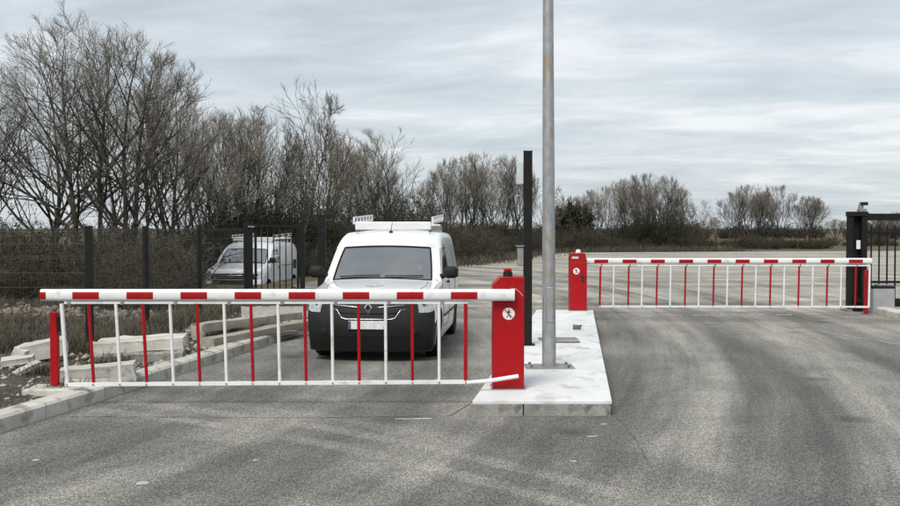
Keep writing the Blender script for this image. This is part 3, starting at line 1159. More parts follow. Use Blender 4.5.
    dg = bpy.context.evaluated_depsgraph_get()
    ev = bpy.data.meshes.new_from_object(tmp.evaluated_get(dg))
    bpy.data.objects.remove(tmp)
    for c_ in cut:
        bpy.data.objects.remove(c_)
    bvh_v = [v.co.copy() for v in ev.vertices]
    polys = [(tuple(p.vertices), p.material_index) for p in ev.polygons]
    bvh = BVHTree.FromPolygons(bvh_v, [p[0] for p in polys])
    parts = {}
    for mi, nm in enumerate(names):
        sel = [p[0] for p in polys if p[1] == mi]
        if not sel:
            continue
        if nm in ('headlight', 'side_window'):
            sets = [[q for q in sel if bvh_v[q[0]].x < 0], [q for q in sel if bvh_v[q[0]].x >= 0]]
        else:
            sets = [sel]
        for q_ in sets:
            used = sorted({i for q in q_ for i in q})
            mp = {u_: n_ for n_, u_ in enumerate(used)}
            pm = new_mesh(nm, [bvh_v[u_] for u_ in used], [[mp[i] for i in q] for q in q_], True)
            if nm in ('body', 'underbody'):
                pm.set_sharp_from_angle(angle=R(42))
            po = link(nm, pm, mnames[mi], root)
            parts.setdefault(nm, []).append(po)
    body = parts['body'][0]

    def hit(o_, d_):
        h = bvh.ray_cast(Vector(o_), Vector(d_))
        return (h[0], h[1]) if h[0] is not None else (None, None)

    def on_front(x, z):
        return hit((x, -2, z), (0, 1, 0))

    def on_top(x, y):
        return hit((x, y, 4), (0, 0, -1))

    def on_side(y, z, sx):
        return hit((sx * 3, y, z), (-sx, 0, 0))

    def ribbon(nm, mat, par, fn, pts, w, lift=0.003, n=10, thick=0.0):
        """tube laid on the surface"""
        out = []
        for (a, b) in zip(pts, pts[1:]):
            for q in range(n):
                t_ = q / n
                h, nn = fn(a[0] + (b[0] - a[0]) * t_, a[1] + (b[1] - a[1]) * t_)
                if h is not None:
                    out.append(h + nn * lift)
        h, nn = fn(*pts[-1])
        if h is not None:
            out.append(h + nn * lift)
        if len(out) < 2:
            return None
        return MB().tube(out, w, 5).build(nm, mat, par, True)

    sc = 1.0 if not big else 1.09
    front = parts['bumper'][0]
    gr = parts['grille'][0]
    # front face trim
    if not big:
        ribbon('chrome_trim', 'chrome', gr, on_front, [(-0.50, 0.715), (-0.43, 0.705), (-0.36, 0.60), (-0.30, 0.585), (0.30, 0.585), (0.36, 0.60), (0.43, 0.705), (0.50, 0.715)], 0.006, 0.002, 6)
        for sx in (-1, 1):
            ribbon('grille_bar', 'chrome', gr, on_front, [(sx * 0.10, 0.735), (sx * 0.48, 0.765)], 0.009, 0.006, 6)
            ribbon('grille_bar', 'plastic', gr, on_front, [(sx * 0.02, 0.66), (sx * 0.38, 0.665)], 0.008, 0.006, 6)
        pz, py_ = 0.51, 0.735
    else:
        ribbon('chrome_trim', 'chrome', gr, on_front, [(-0.55, 0.86), (0.55, 0.86)], 0.010, 0.006, 14)
        # black lower mouth of the bumper
        m_ = MB()
        vv = []
        for zq in (0.50, 0.60, 0.72):
            for xq in np.linspace(-0.66, 0.66, 13):
                h, nn = on_front(xq * (1 if zq > 0.55 else 0.9), zq)
                vv.append(h + nn * 0.006)
        m_.add(vv, [(r * 13 + c_, r * 13 + c_ + 1, (r + 1) * 13 + c_ + 1, (r + 1) * 13 + c_) for r in range(2) for c_ in range(12)])
        m_.build('bumper_intake', 'plastic', front, True)
        pz, py_ = 0.46, 0.84
    # diamond emblem: outer rhombus with rhombic hole
    h, nn = on_front(0, py_)
    ex, ez = (0.062, 0.085)
    m_ = MB()
    y0 = h.y - 0.028
    rings = []
    for s_ in (1.0, 0.52):
        rings.append([(0, ez * s_), (ex * s_, 0), (0, -ez * s_), (-ex * s_, 0)])
    v = []
    for ring, yy in ((rings[0], y0 + 0.026), (rings[0], y0 + 0.006), (rings[1], y0), (rings[1], y0 + 0.026)):
        v += [(x, yy, py_ + z) for x, z in ring]
    f = [(r * 4 + q, r * 4 + (q + 1) % 4, (r + 1) * 4 + (q + 1) % 4, (r + 1) * 4 + q) for r in range(3) for q in range(4)]
    m_.add(v, f)
    m_.build('diamond_emblem', 'chrome', gr)
    # number plate
    h, nn = on_front(0, pz)
    pl = MB().box((0, h.y - 0.012, pz), (0.52, 0.014, 0.112), bevel=0.003).build('number_plate', 'plate_white', front)
    for sx in (-1, 1):
        MB().box((sx * 0.241, h.y - 0.0200, pz), (0.038, 0.003, 0.104)).build('plate_band', 'plate_blue', pl)
    # bumper details
    ribbon('bumper_crease', 'rubber', front, on_front, [(-0.68, 0.38), (-0.4, 0.36), (0.4, 0.36), (0.68, 0.38)], 0.006, 0.002, 8)
    for sx in (-1, 1):
        h, nn = on_front(sx * 0.60, 0.42)
        if h is not None:
            MB().lathe([(0.05, -0.006), (0.042, -0.012), (0.0, -0.012)][:2], 16, 'y', (h.x, h.y, h.z)).build('fog_lamp', 'head_lamp' if big else 'rubber', front, True, auto=40)
    # lamps: inner bulbs
    for hl, sx in zip(parts['headlight'], (-1, 1)):
        h, nn = on_front(sx * (0.70 if not big else 0.78), 0.80 if not big else 0.90)
        if h is not None:
            MB().lathe([(0.062, -0.012), (0.05, -0.004), (0.0, 0.006)][:2], 18, 'y', (h.x, h.y, h.z)).build('lamp_ring', 'chrome', hl, True)
    # bonnet seam, door seams, handles, side strip
    ribbon('bonnet_seam', 'rubber', body, on_top, [(-0.64 * sc, 0.36), (-0.70 * sc, 0.8), (-0.68 * sc, 1.15)], 0.004, 0.0, 8)
    ribbon('bonnet_seam', 'rubber', body, on_top, [(0.64 * sc, 0.36), (0.70 * sc, 0.8), (0.68 * sc, 1.15)], 0.004, 0.0, 8)
    for sx in (-1, 1):
        fn = lambda y, z, sx=sx: on_side(y, z, sx)
        ribbon('door_seam', 'rubber', body, fn, [(1.28, 1.05), (1.30, 0.7), (1.38, 0.36), (2.25, 0.34), (2.32, 0.7), (2.32, 1.1), (2.32, ZT - 0.02)], 0.005, 0.0, 8)
        ribbon('door_seam', 'rubber', body, fn, [(3.35, ZT - 0.05), (3.35, 0.95), (3.30, 0.42)], 0.005, 0.0, 8)
        ribbon('side_strip', 'plastic', body, fn, [(1.42, 0.52), (2.2, 0.51)], 0.016, 0.004, 8)
        ribbon('side_strip', 'plastic', body, fn, [(2.42, 0.51), (3.2, 0.50)], 0.016, 0.004, 8)
        ribbon('slide_rail', 'rubber', body, fn, [(2.5, 1.02 * sc), (4.0, 1.0 * sc)], 0.010, 0.0, 10)
        h, nn = fn(2.10, 0.98 * sc)
        if h is not None:
            MB().box((h.x + sx * 0.012, 2.10, 0.98 * sc), (0.03, 0.17, 0.035), bevel=0.010).build('door_handle', 'plastic', body)
        # mirror
        my, mz = (1.38, 1.10) if not big else (1.22, 1.28)
        h, nn = fn(my + 0.03, mz - 0.04)
        bx_ = h.x if h is not None else sx * 0.86
        m_ = MB()
        m_.box((bx_ + sx * 0.125, my - 0.02, mz + 0.055), (0.215, 0.13, 0.175), bevel=0.055)
        mi = m_.build('wing_mirror', 'plastic', root, True)
        MB().box((bx_ + sx * 0.145, my + 0.046, mz + 0.055), (0.17, 0.006, 0.12), bevel=0.002).build('mirror_glass', 'chrome', mi)
        MB().tube([(bx_ - sx * 0.02, my + 0.02, mz - 0.01), (bx_ + sx * 0.06, my, mz + 0.02)], [0.045, 0.03], 8).build('mirror_arm', 'plastic', mi, True)
        # rear lamp
        h, nn = hit((sx * 0.78 * sc, 8, 1.0), (0, -1, 0))
        if h is not None:
            MB().box((h.x, h.y + 0.0, 1.05), (0.11, 0.05, 0.42), bevel=0.02).build('tail_lamp', 'reflective_red', root)
    # wheels
    for wy in wheels:
        for sx in (-1, 1):
            xo = sx * (0.775 if not big else 0.855)
            wt = 0.195
            w = bpy.data.objects.new('wheel', None)
            COL.objects.link(w)
            w.parent = root
            w.location = (xo, wy, wr)
            prof = [(wr * 0.64, -wt / 2 + 0.01), (wr * 0.80, -wt / 2), (wr * 0.95, -wt / 2 + 0.012), (wr, -wt / 2 + 0.04), (wr, wt / 2 - 0.04), (wr * 0.95, wt / 2 - 0.012), (wr * 0.80, wt / 2), (wr * 0.64, wt / 2 - 0.01)]
            MB().lathe(prof, 36, 'x').build('tyre', 'rubber', w, True, auto=45)
            rim = MB().lathe([(wr * 0.66, -0.06 * sx), (wr * 0.66, 0.075 * sx), (wr * 0.60, 0.085 * sx), (wr * 0.55, 0.055 * sx), (wr * 0.30, 0.07 * sx), (wr * 0.16, 0.085 * sx), (0.01, 0.086 * sx)], 30, 'x').build('rim', 'dull_steel', w, True, auto=35)
    # glass surround and wipers
    ws = parts['windscreen'][0]
    n5, n4 = wsy[1], wsy[0]
    fnw = on_top
    bx0, tx0 = 0.735 * sc, 0.640 * sc

    # border of the windscreen from its boundary loop
    bm = bmesh.new()
    bm.from_mesh(ws.data)
    loop = {}
    for e in bm.edges:
        if e.is_boundary:
            a, b = e.verts
            loop.setdefault(a.index, []).append(b.index)
            loop.setdefault(b.index, []).append(a.index)
    co = {v.index: (v.co.copy(), v.normal.copy()) for v in bm.verts}
    bm.free()
    st = next(iter(loop))
    order, prev, cur = [st], None, st
    while True:
        nxt = [q for q in loop[cur] if q != prev]
        prev, cur = cur, nxt[0]
        if cur == st:
            break
        order.append(cur)
    bp_ = [co[q][0] + co[q][1] * 0.001 for q in order]
    bp_.append(bp_[0])
    MB().tube(bp_, 0.014, 6, cap=False).build('window_seal', 'rubber', ws, True)
    cowl = [q for q in bp_ if q.z < min(p.z for p in bp_) + 0.16]
    for x0_, x1_ in ((-0.62, -0.02), (0.05, 0.60)):
        pts = []
        for q in range(9):
            xx = x0_ + (x1_ - x0_) * q / 8
            yy = n4 + 0.05 + 0.20 * (xx / 0.86) ** 2 + (0.0 + 0.02 * q / 8)
            h, nn = on_top(xx * sc, yy)
            pts.append(h + nn * 0.016)
        MB().tube(pts, 0.007, 6).build('wiper', 'rubber', ws, True)
    # decal on the bonnet
    def patch(nm, mat, par, poly, nsub=8):
        xs_ = [p[0] for p in poly]
        m2 = MB()
        cx_, cy_ = sum(xs_) / len(poly), sum(p[1] for p in poly) / len(poly)
        vv = [(cx_, cy_)] + poly
        out = []
        for (px_, py2) in vv:
            h, nn = on_top(px_, py2)
            out.append(h + nn * 0.0025)
        m2.add(out, [(0, q + 1, (q + 1) % len(poly) + 1) for q in range(len(poly))])
        return m2.build(nm, mat, par, True)
    if not big:
        for sx in (-1, 1):
            poly = [(sx * 0.015, 0.52), (sx * 0.04, 0.49), (sx * 0.09, 0.50), (sx * 0.145, 0.56), (sx * 0.12, 0.60), (sx * 0.07, 0.565), (sx * 0.03, 0.59)]
            patch('bonnet_logo', 'decal', body, poly)
        patch('bonnet_logo', 'decal', body, [(-0.05, 0.44), (0.05, 0.44), (0.06, 0.47), (-0.06, 0.47)])
    # antenna
    h, nn = on_top(0.0, wsy[2] + 0.10)
    an = MB().lathe([(0.035, 0.0), (0.03, 0.02), (0.012, 0.035)], 14, 'z', (h.x, h.y, h.z - 0.004)).build('antenna', 'plastic', root, True)
    MB().tube([(h.x, h.y, h.z + 0.02), (h.x + 0.02, h.y + 0.10, h.z + 0.27)], [0.006, 0.003], 6).build('aerial_rod', 'plastic', an)
    # roof rack
    rk_ = bpy.data.objects.new('roof_rack', None)
    COL.objects.link(rk_)
    rk_.parent = root
    tz = ZR + CR
    ry0, ry1 = wsy[2] + 0.32, Y[-1] - 0.35
    rw = 0.60 * sc if not big else 0.72
    m_ = MB()
    m_.box((0, ry0, tz + 0.075), (2 * rw - 0.0, 0.05, 0.125), bevel=0.015)
    m_.build('front_deflector', 'aluminium_white', rk_)
    for k_ in range(6):
        yy = ry0 + (ry1 - ry0) * k_ / 5
        if k_:
            MB().box((0, yy, tz + 0.065 + 0.02 * k_ / 5), (2 * rw - 0.04, 0.05, 0.035), bevel=0.005).build('cross_bar', 'aluminium_white', rk_)
        for sx in (-1, 1):
            h, nn = on_top(sx * (rw - 0.03), yy)
            MB().box((sx * (rw - 0.02), yy + 0.055, (h.z + tz + 0.07) / 2), (0.04, 0.05, tz + 0.07 - h.z + 0.03), bevel=0.004).build('foot', 'dull_steel', rk_)
    for sx in (-1, 1):
        for zo, th in ((0.115, 0.035), (0.20, 0.03)):
            m_ = MB()
            m_.tube([(sx * (rw + 0.02), ry0 - 0.02, tz + zo), (sx * (rw + 0.02), ry1, tz + zo + 0.06)], th * 0.62, 4)
            m_.build('side_rail', 'aluminium_white', rk_)
        for k_ in range(7):
            yy = ry0 + (ry1 - ry0) * k_ / 6
            dz = 0.06 * k_ / 6
            MB().box((sx * (rw + 0.02), yy, tz + 0.158 + dz), (0.026, 0.035, 0.10)).build('rail_post', 'aluminium_white', rk_)
    # cabin
    mlin = MB()
    zb_ = T[4] - 0.10
    mlin.box((0, 1.50, zb_ - 0.05), (1.46 * sc, 0.75, 0.16), bevel=0.05)
    mlin.build('dashboard', 'interior', root)
    MB().box((0, 2.62, 0.95), (1.50 * sc, 0.05, 1.36)).build('bulkhead', 'headliner', root)
    MB().box((0, 2.1, 0.36), (1.5 * sc, 1.9, 0.04)).build('cab_floor', 'interior', root)
    for sx in (-1, 1):
        seat = MB().box((sx * 0.38, 2.15, 0.62), (0.5, 0.5, 0.2), bevel=0.06)
        seat.box((sx * 0.38, 2.45, 0.98), (0.5, 0.15, 0.66), bevel=0.06)
        so_ = seat.build('seat', 'seat_cloth', root, True, auto=50)
        MB().box((sx * 0.38, 2.46, 1.40), (0.26, 0.10, 0.18), bevel=0.04).build('headrest', 'seat_cloth', so_, True, auto=50)
    st_ = MB()
    ring = [Vector((-0.38 + 0.18 * math.cos(a), 1.86 + 0.06 * math.sin(a), 1.05 + 0.17 * math.sin(a))) if False else Vector((0.38 + 0.18 * math.cos(a), 1.92 + 0.07 * math.sin(a), 1.06 + 0.16 * math.sin(a))) for a in [2 * math.pi * q / 20 for q in range(21)]]
    st_.tube(ring, 0.016, 6, cap=False).build('steering_wheel', 'rubber', root, True)
    # inside mirror and lowered sun visor
    MB().box((0.0, wsy[1] + 0.03, ZT - 0.11), (0.22, 0.03, 0.08), bevel=0.02).build('rear_view_mirror', 'plastic', root)
    MB().box((-0.33, wsy[1] + 0.10, ZT - 0.10), (0.40, 0.02, 0.09), rot=Matrix.Rotation(R(-35), 3, 'X'), bevel=0.004).build('sun_visor', 'headliner', root)
    if not big:
        h, nn = on_top(0.53, wsy[0] + 0.30)
        MB().box((0.53, wsy[0] + 0.36, h.z - 0.02), (0.05, 0.03, 0.07), bevel=0.005).build('permit_card', 'plate_white', root)
    return root


vd = Vector((-0.107, -1)).normalized()
fc = P(367.5, 363.5)                       # ground point under the middle of the front bumper
build_van('parked_van', 'white van with black bumper and diamond emblem waiting behind the barrier', (fc.x, fc.y, 0), R(-5.0))
build_van('parked_van', 'white van parked behind the dark pedestrian gate and mesh fence', (-7.16, 31.0, -0.62), R(-6), big=True)


# ------------------------------------------------------------------ fence, gates
def square_post(par, c, w, h, cap=True, nm='post'):
    MB().box((c[0], c[1], c[2] + h / 2), (w, w, h), bevel=0.003).build(nm, 'black_metal', par)


fence = thing('mesh_fence', 'black welded wire mesh fence on dark posts along the muddy verge', 'fence', (fence_pts[3].x, fence_pts[3].y, 0.05))
fo = Vector(fence.location)
FTOP = 1.80
for i, p in enumerate(fence_pts):
    zt_ = FTOP + (0.0 if i < 5 else 0.03 * (i - 4))
    MB().box((p.x - fo.x, p.y - fo.y, (zt_ + 0.03) / 2 - 0.05), (0.085, 0.085, zt_ + 0.03), bevel=0.003).build('post', 'black_metal', fence)
    MB().box((p.x - fo.x, p.y - fo.y, zt_ - 0.03), (0.092, 0.092, 0.02), bevel=0.003).build('post_cap', 'plastic', fence)
for a, b in zip(fence_pts, fence_pts[1:]):
    d = b - a
    L = d.length
    d.normalize()
    g1, g2 = [], []
    nv = int((L - 0.08) / 0.05)
    for k in range(nv + 1):
        p = a + d * (0.04 + k * 0.05)
        g1.append([(p.x - fo.x, p.y - fo.y, 0.06), (p.x - fo.x, p.y - fo.y, FTOP - 0.05)])
    zs = [0.10, 0.13, 0.33, 0.53, 0.73, 0.76, 0.93, 1.13, 1.33, 1.36, 1.53, 1.70, 1.73]
    for z in zs:
        o1, o2 = a + d * 0.03, a + d * (L - 0.03)
        g2.append([(o1.x - fo.x, o1.y - fo.y, z), (o2.x - fo.x, o2.y - fo.y, z)])
    g1, g2 = np.array(g1), np.array(g2)
    V, Q, A = tubes_np([(g1, np.full(g1.shape[:2], 0.0014), 4, np.zeros(g1.shape[:2])), (g2, np.full(g2.shape[:2], 0.0027), 4, np.zeros(g2.shape[:2]))])
    o = link('wire_panel', np_mesh('wire_panel', V, Q, attr=A), 'wire', fence)
    tag(o, kind='stuff')


def bar_gate(name, label, p0, p1, zb, zt_, nb, w=0.05):
    c = (Vector(p0) + Vector(p1)) / 2
    t = thing(name, label, 'gate', (p0[0], p0[1], zb))
    d = Vector((p1[0] - p0[0], p1[1] - p0[1], 0))
    L = d.length
    t.rotation_euler = (0, 0, math.atan2(d.y, d.x))
    H = zt_ - zb
    MB().box((0.03, 0, H / 2 + 0.04), (w, w, H - 0.04), bevel=0.003).build('stile', 'black_metal', t)
    MB().box((L - 0.03, 0, H / 2 + 0.04), (w, w, H - 0.04), bevel=0.003).build('stile', 'black_metal', t)
    for z in (0.085, H - 0.03):
        MB().box((L / 2, 0, z), (L - 0.115, w - 0.006, w), bevel=0.003).build('rail', 'black_metal', t)
    for k in range(nb):
        x = 0.03 + (L - 0.06) * (k + 1) / (nb + 1)
        MB().tube([(x, 0, 0.10), (x, 0, H - 0.05)], 0.013, 8).build('picket', 'black_metal', t, True)
    return t


GD = 21.0
gp0, gp1 = PD(254.5, 300, GD), PD(299.5, 300, GD)
g = bar_gate('pedestrian_gate', 'narrow black picket gate closed in front of the parked van', (gp0.x, gp0.y), (gp1.x, gp1.y), 0.03, 1.87, 6)
MB().box((gp1.x - gp0.x - 0.10, -0.03, 0.98), (0.07, 0.03, 0.2), bevel=0.006).build('lock', 'plastic', g)
for px_, zt_, w_, lab in ((250.2, 1.93, 0.11, 'black hinge post of the pedestrian gate with a small bracket'), (302.6, 1.92, 0.10, 'black latch post at the free side of the pedestrian gate'),
                          (322, 2.06, 0.17, 'thick black steel pillar standing beside the white van')):
    p = PD(px_, 300, GD)
    t = thing('gate_post', lab, 'post', (p.x, p.y, 0))
    MB().box((0, 0, zt_ / 2), (w_, w_, zt_), bevel=0.004).build('shaft', 'black_metal', t)
    MB().box((0, 0, zt_ + 0.004), (w_ + 0.01, w_ + 0.01, 0.012), bevel=0.003).build('cap', 'plastic', t)
    if px_ < 260:
        MB().box((0.04, -w_ / 2 - 0.02, zt_ - 0.1), (0.16, 0.03, 0.03)).build('bracket', 'dull_steel', t)
    if px_ > 310:
        MB().box((0, 0, zt_ + 0.02), (w_ + 0.16, 0.05, 0.03)).build('guide_bracket', 'black_metal', t)

# sliding gate on the right
sg = P(857, 311)
gx = lambda px, D=sg.y: (px - 450) / F * D
pil = thing('gate_pillar', 'dark portal pillar of the sliding gate with a camera on top', 'pillar', (sg.x, sg.y, 0))
lx = lambda px: gx(px) - sg.x
for a, b in ((847.5, 852), (860.5, 866)):
    MB().box(((lx(a) + lx(b)) / 2, 0, 1.065), (lx(b) - lx(a), 0.14, 2.13), bevel=0.004).build('upright', 'black_metal', pil)
MB().box(((lx(852) + lx(860.5)) / 2, 0.10, 1.05), (lx(860.5) - lx(852) + 0.04, 0.05, 2.06), bevel=0.003).build('back_plate', 'black_metal', pil)
MB().box(((lx(847.5) + lx(866)) / 2, 0, 2.105), (lx(866) - lx(847.5) + 0.02, 0.18, 0.10), bevel=0.004).build('head_beam', 'black_metal', pil)
MB().box(((lx(848) + lx(866)) / 2, 0, 0.22), (lx(866) - lx(848) - 0.23, 0.10, 0.10), bevel=0.004).build('guide_roller_box', 'black_metal', pil)
MB().box((0.0, -0.03, 1.44), (0.085, 0.02, 0.19), bevel=0.004).build('notice_tag', 'white_paint', pil)
MB().box((0.08, 0, 2.18), (0.16, 0.14, 0.07), bevel=0.01).build('camera_base', 'dull_steel', pil)
MB().lathe([(0.05, 2.21), (0.055, 2.25), (0.05, 2.32), (0.03, 2.35)], 16, 'z', (0.06, 0, 0)).build('beacon_lamp', 'dull_steel', pil, True, auto=40)
MB().box((0.11, -0.03, 2.325), (0.16, 0.09, 0.07), bevel=0.012).build('camera_housing', 'plastic', pil)
MB().box((0.0, 0, 0.02), (0.6, 0.34, 0.05), bevel=0.008).build('footing', 'old_kerb', pil)
MB().box((-0.06, -0.12, 0.08), (0.22, 0.18, 0.13), bevel=0.02).build('track_block', 'black_metal', pil)

gate = thing('sliding_gate', 'long black sliding gate with pointed pickets behind the grey motor box', 'gate', (gx(867.5), sg.y + 0.16, 0))
gL = 6.4
gw = lambda px: gx(px, sg.y + 0.16) - gx(867.5)
zg = lambda py: 1.8 - (py - 228) / (F / (sg.y + 0.16))
MB().box((gL / 2, 0, zg(217)), (gL + 0.06, 0.12, 0.15), bevel=0.005).build('top_beam', 'black_metal', gate)
MB().box((gL / 2, 0, zg(232.5)), (gL, 0.045, 0.05), bevel=0.003).build('upper_rail', 'black_metal', gate)
MB().box((gL / 2, 0, 0.62), (gL, 0.045, 0.05), bevel=0.003).build('lower_rail', 'black_metal', gate)
MB().box((gL / 2, 0, 0.17), (gL, 0.12, 0.18), bevel=0.005).build('bottom_beam', 'black_metal', gate)
step = gw(887) - gw(879)
for k in range(int(gL / step)):
    x = gw(871.3) + k * step
    m_ = MB()
    m_.tube([(x, 0, 0.26), (x, 0, zg(226)), (x, 0, zg(224.5))], [0.018, 0.018, 0.006], 8)
    m_.build('picket', 'black_metal', gate)
mbx = P(884, 313)
mot = thing('gate_motor', 'grey sliding gate motor box with dark lid beside the kerb', 'gate motor', (mbx.x, mbx.y + 0.16, 0))
MB().box((0, 0, 0.27), (0.46, 0.32, 0.50), bevel=0.015).build('housing', 'grey_box', mot)
MB().box((0, 0, 0.545), (0.48, 0.34, 0.05), bevel=0.012).build('lid', 'plastic', mot)
MB().box((0.03, 0.0, 0.585), (0.26, 0.2, 0.03), bevel=0.01).build('lid_hump', 'dull_steel', mot)
MB().box((0, 0, 0.02), (0.56, 0.42, 0.05), bevel=0.006).build('plinth', 'old_kerb', mot)

# ------------------------------------------------------------------ slabs and broken kerbs on the verge
SIT = []


def slab(name, label, px, py, size, rz, tilt=(0, 0), lift=0.0, mat='concrete', z=None, bev=0.009, cat='slab', group=None):
    c = P(px, py, 0.12)
    zz = (vz(c.x, c.y) if z is None else z) + size[2] / 2 + lift
    M = Matrix.Rotation(rz, 3, 'Z') @ Matrix.Rotation(tilt[0], 3, 'X') @ Matrix.Rotation(tilt[1], 3, 'Y')
    bm = bmesh.new()
    bmesh.ops.create_cube(bm, size=1.0)
    bmesh.ops.subdivide_edges(bm, edges=bm.edges[:], cuts=7, use_grid_fill=True)
    sd_ = px * 0.37
    for v_ in bm.verts:
        u_ = v_.co.copy()
        ext = [abs(abs(q) - 0.5) < 1e-4 for q in u_]
        w_ = Vector((u_.x * size[0], u_.y * size[1], u_.z * size[2]))
        k_ = mnoise.noise((w_.x * 5 + sd_, w_.y * 5, w_.z * 5)) * 0.008
        if sum(ext) >= 2:
            chip = max(0.0, mnoise.noise((w_.x * 9 + sd_, w_.y * 9, w_.z * 9)) - 0.12) * 0.045 + bev * 0.5
            k_ -= min(chip, min(size) * 0.35)
        w_ += Vector([math.copysign(k_, q) if e_ else 0 for q, e_ in zip(u_, ext)])
        v_.co = M @ w_
    me_ = bpy.data.meshes.new(name)
    bm.to_mesh(me_)
    bm.free()
    me_.shade_smooth()
    me_.set_sharp_from_angle(angle=R(30))
    o = link(name, me_, mat, None, (c.x, c.y, zz))
    return tag(o, label, cat, group)


slab('concrete_slab', 'thick pale concrete slab lying across a flatter slab near the fence', 142, 354, (1.12, 0.58, 0.125), R(9), (R(1), R(-3)), 0.10)
slab('concrete_slab', 'flat grey concrete slab supporting the thick pale slab', 140, 357, (1.10, 0.66, 0.11), R(12), (0, R(-1.5)), -0.03, 'old_kerb')
slab('kerb_piece', 'pale loose kerb stone lying beside the kerb under the barrier arm', 98, 379, (0.78, 0.26, 0.17), R(14), (R(2), R(-4)), -0.01, cat='kerb stone')
slab('concrete_slab', 'thin pale slab lying under the loose kerb stone beside the red post', 82, 385, (0.50, 0.28, 0.06), R(8), (0, 0), -0.005, mat='concrete')
slab('kerb_piece', 'broken kerb block tilted on rubble behind the red rest post', 44, 361, (0.52, 0.24, 0.20), R(20), (R(4), R(-10)), 0.05, cat='kerb stone')
slab('kerb_piece', 'short upright concrete lump leaning on the tilted kerb block', 25, 362, (0.17, 0.22, 0.17), R(-18), (R(8), R(18)), 0.03, cat='kerb stone')
slab('concrete_shard', 'long thin pale concrete shard pointing towards the fence', 18, 367, (0.36, 0.12, 0.055), R(12), (R(12), R(-8)), 0.06, cat='shard')
slab('concrete_shard', 'flat pale concrete shard propped against the broken kerb block', 27, 372, (0.13, 0.30, 0.035), R(-40), (R(20), R(0)), 0.05, cat='shard', mat='scrap')
# stacked beams beside the kerb farther on
bd = R(72)
def rough_beam(label, px, py, size, rz, lift, mat, seed, tilt=0.0):
    c = P(px, py, 0.12)
    n = 16
    rr = random.Random(seed)
    v, f = [], []
    L, w, h = size
    for i_ in range(n + 1):
        x = (i_ / n - 0.5) * L
        prof = [(-1, -1), (-0.6, -1.05), (0.6, -1.05), (1, -0.9), (1.04, 0), (0.95, 0.85), (0.55, 1), (-0.5, 1.03), (-0.95, 0.9), (-1.04, 0.1)]
        bow = 0.012 * math.sin(i_ * 0.5 + seed)
        for (a, b) in prof:
            nz_ = mnoise.noise((x * 3 + seed, a * 1.3, b * 1.3)) * 0.12 + rr.uniform(-0.05, 0.05)
            end = 0.03 * rr.uniform(-1, 1) if i_ in (0, n) else 0
            v.append((x + end, a * w / 2 * (1 + nz_) + bow, b * h / 2 * (1 + nz_)))
    m = len(prof)
    for i_ in range(n):
        for k_ in range(m):
            k2 = (k_ + 1) % m
            f.append((i_ * m + k_, i_ * m + k2, (i_ + 1) * m + k2, (i_ + 1) * m + k_))
    f.append(tuple(range(m)))
    f.append(tuple(n * m + k_ for k_ in range(m)))
    o = MB().add(v, f).build('concrete_beam', mat, None, True, loc=(c.x, c.y, 0.1 + h / 2 + lift), auto=38)
    o.rotation_euler = (0, tilt, rz)
    return tag(o, label, 'beam')


rough_beam('upper long weathered beam of the stack beside the kerb', 252, 334, (3.0, 0.20, 0.13), R(71), 0.16, 'rubble', 1, R(1.5))
rough_beam('lower long weathered beam of the stack beside the kerb', 258, 337, (2.7, 0.26, 0.15), R(70), 0.0, 'timber', 2)
rough_beam('third weathered beam lying behind the stacked pair', 238, 332, (2.5, 0.22, 0.17), R(75), 0.0, 'rubble', 3)
rough_beam('short crumbling beam leaning on the end of the beam stack', 218, 336, (0.9, 0.18, 0.14), R(40), 0.10, 'rubble', 4, R(-6))
slab('timber_board', 'bent pale board sticking out of the beam stack', 207, 338, (0.62, 0.16, 0.03), R(12), (R(4), R(-9)), 0.14, 'timber', bev=0.004, cat='board')
slab('timber_board', 'flat brown board lying between the beam stack and the kerb', 268, 336, (1.5, 0.14, 0.04), R(66), (R(6), R(2)), 0.02, 'timber', bev=0.006, cat='board')
slab('concrete_slab', 'pale upright concrete panel standing behind the pedestrian gate', 274, 316, (1.2, 0.14, 0.30), R(4), (R(-6), 0), -0.10, 'scrap')


def rubble_mass(name, n, sampler, smin, smax, mat, seed):
    rng = np.random.default_rng(seed)
    base = np.array([(1, 0, 0), (-1, 0, 0), (0, 1, 0), (0, -1, 0), (0, 0, 1), (0, 0, -1)], float)
    tri = np.array([(0, 2, 4), (2, 1, 4), (1, 3, 4), (3, 0, 4), (2, 0, 5), (1, 2, 5), (3, 1, 5), (0, 3, 5)])
    Vs, Fs = [], []
    for k in range(n):
        x, y = sampler(rng)
        s_ = smin + (smax - smin) * rng.random() ** 3
        v = base * s_ * rng.uniform(0.5, 1.3, (6, 1)) * np.array([1, 1, 0.6])
        a = rng.uniform(0, 6.28)
        rot = np.array([[math.cos(a), -math.sin(a), 0], [math.sin(a), math.cos(a), 0], [0, 0, 1]])
        Vs.append(v @ rot.T + (x, y, vz(x, y) + s_ * 0.15))
        Fs.append(tri + 6 * k)
    return tag(link(name, np_mesh(name, np.concatenate(Vs), np.concatenate(Fs)), mat), kind='stuff')


def s_near(rng):
    y = rng.uniform(6.5, 13.0)
    return kerb_x(y) - 0.3 - rng.random() ** 1.2 * 3.6, y


def s_mid(rng):
    y = rng.uniform(11.5, 20.0)
    return kerb_x(y) - 0.28 - rng.random() ** 1.5 * 1.7, y


def s_pile(rng):
    p = P(rng.uniform(180, 300), 336, 0.12)
    y = rng.uniform(13.2, 19.0)
    return kerb_x(y) - 0.30 - abs(rng.normal()) * 0.22, y


def s_heap(rng):
    return rng.uniform(-10.8, -5.5), 18.0 + rng.normal() * 0.55


def s_road(rng):
    return rng.uniform(-3, 8), rng.uniform(5, 14)


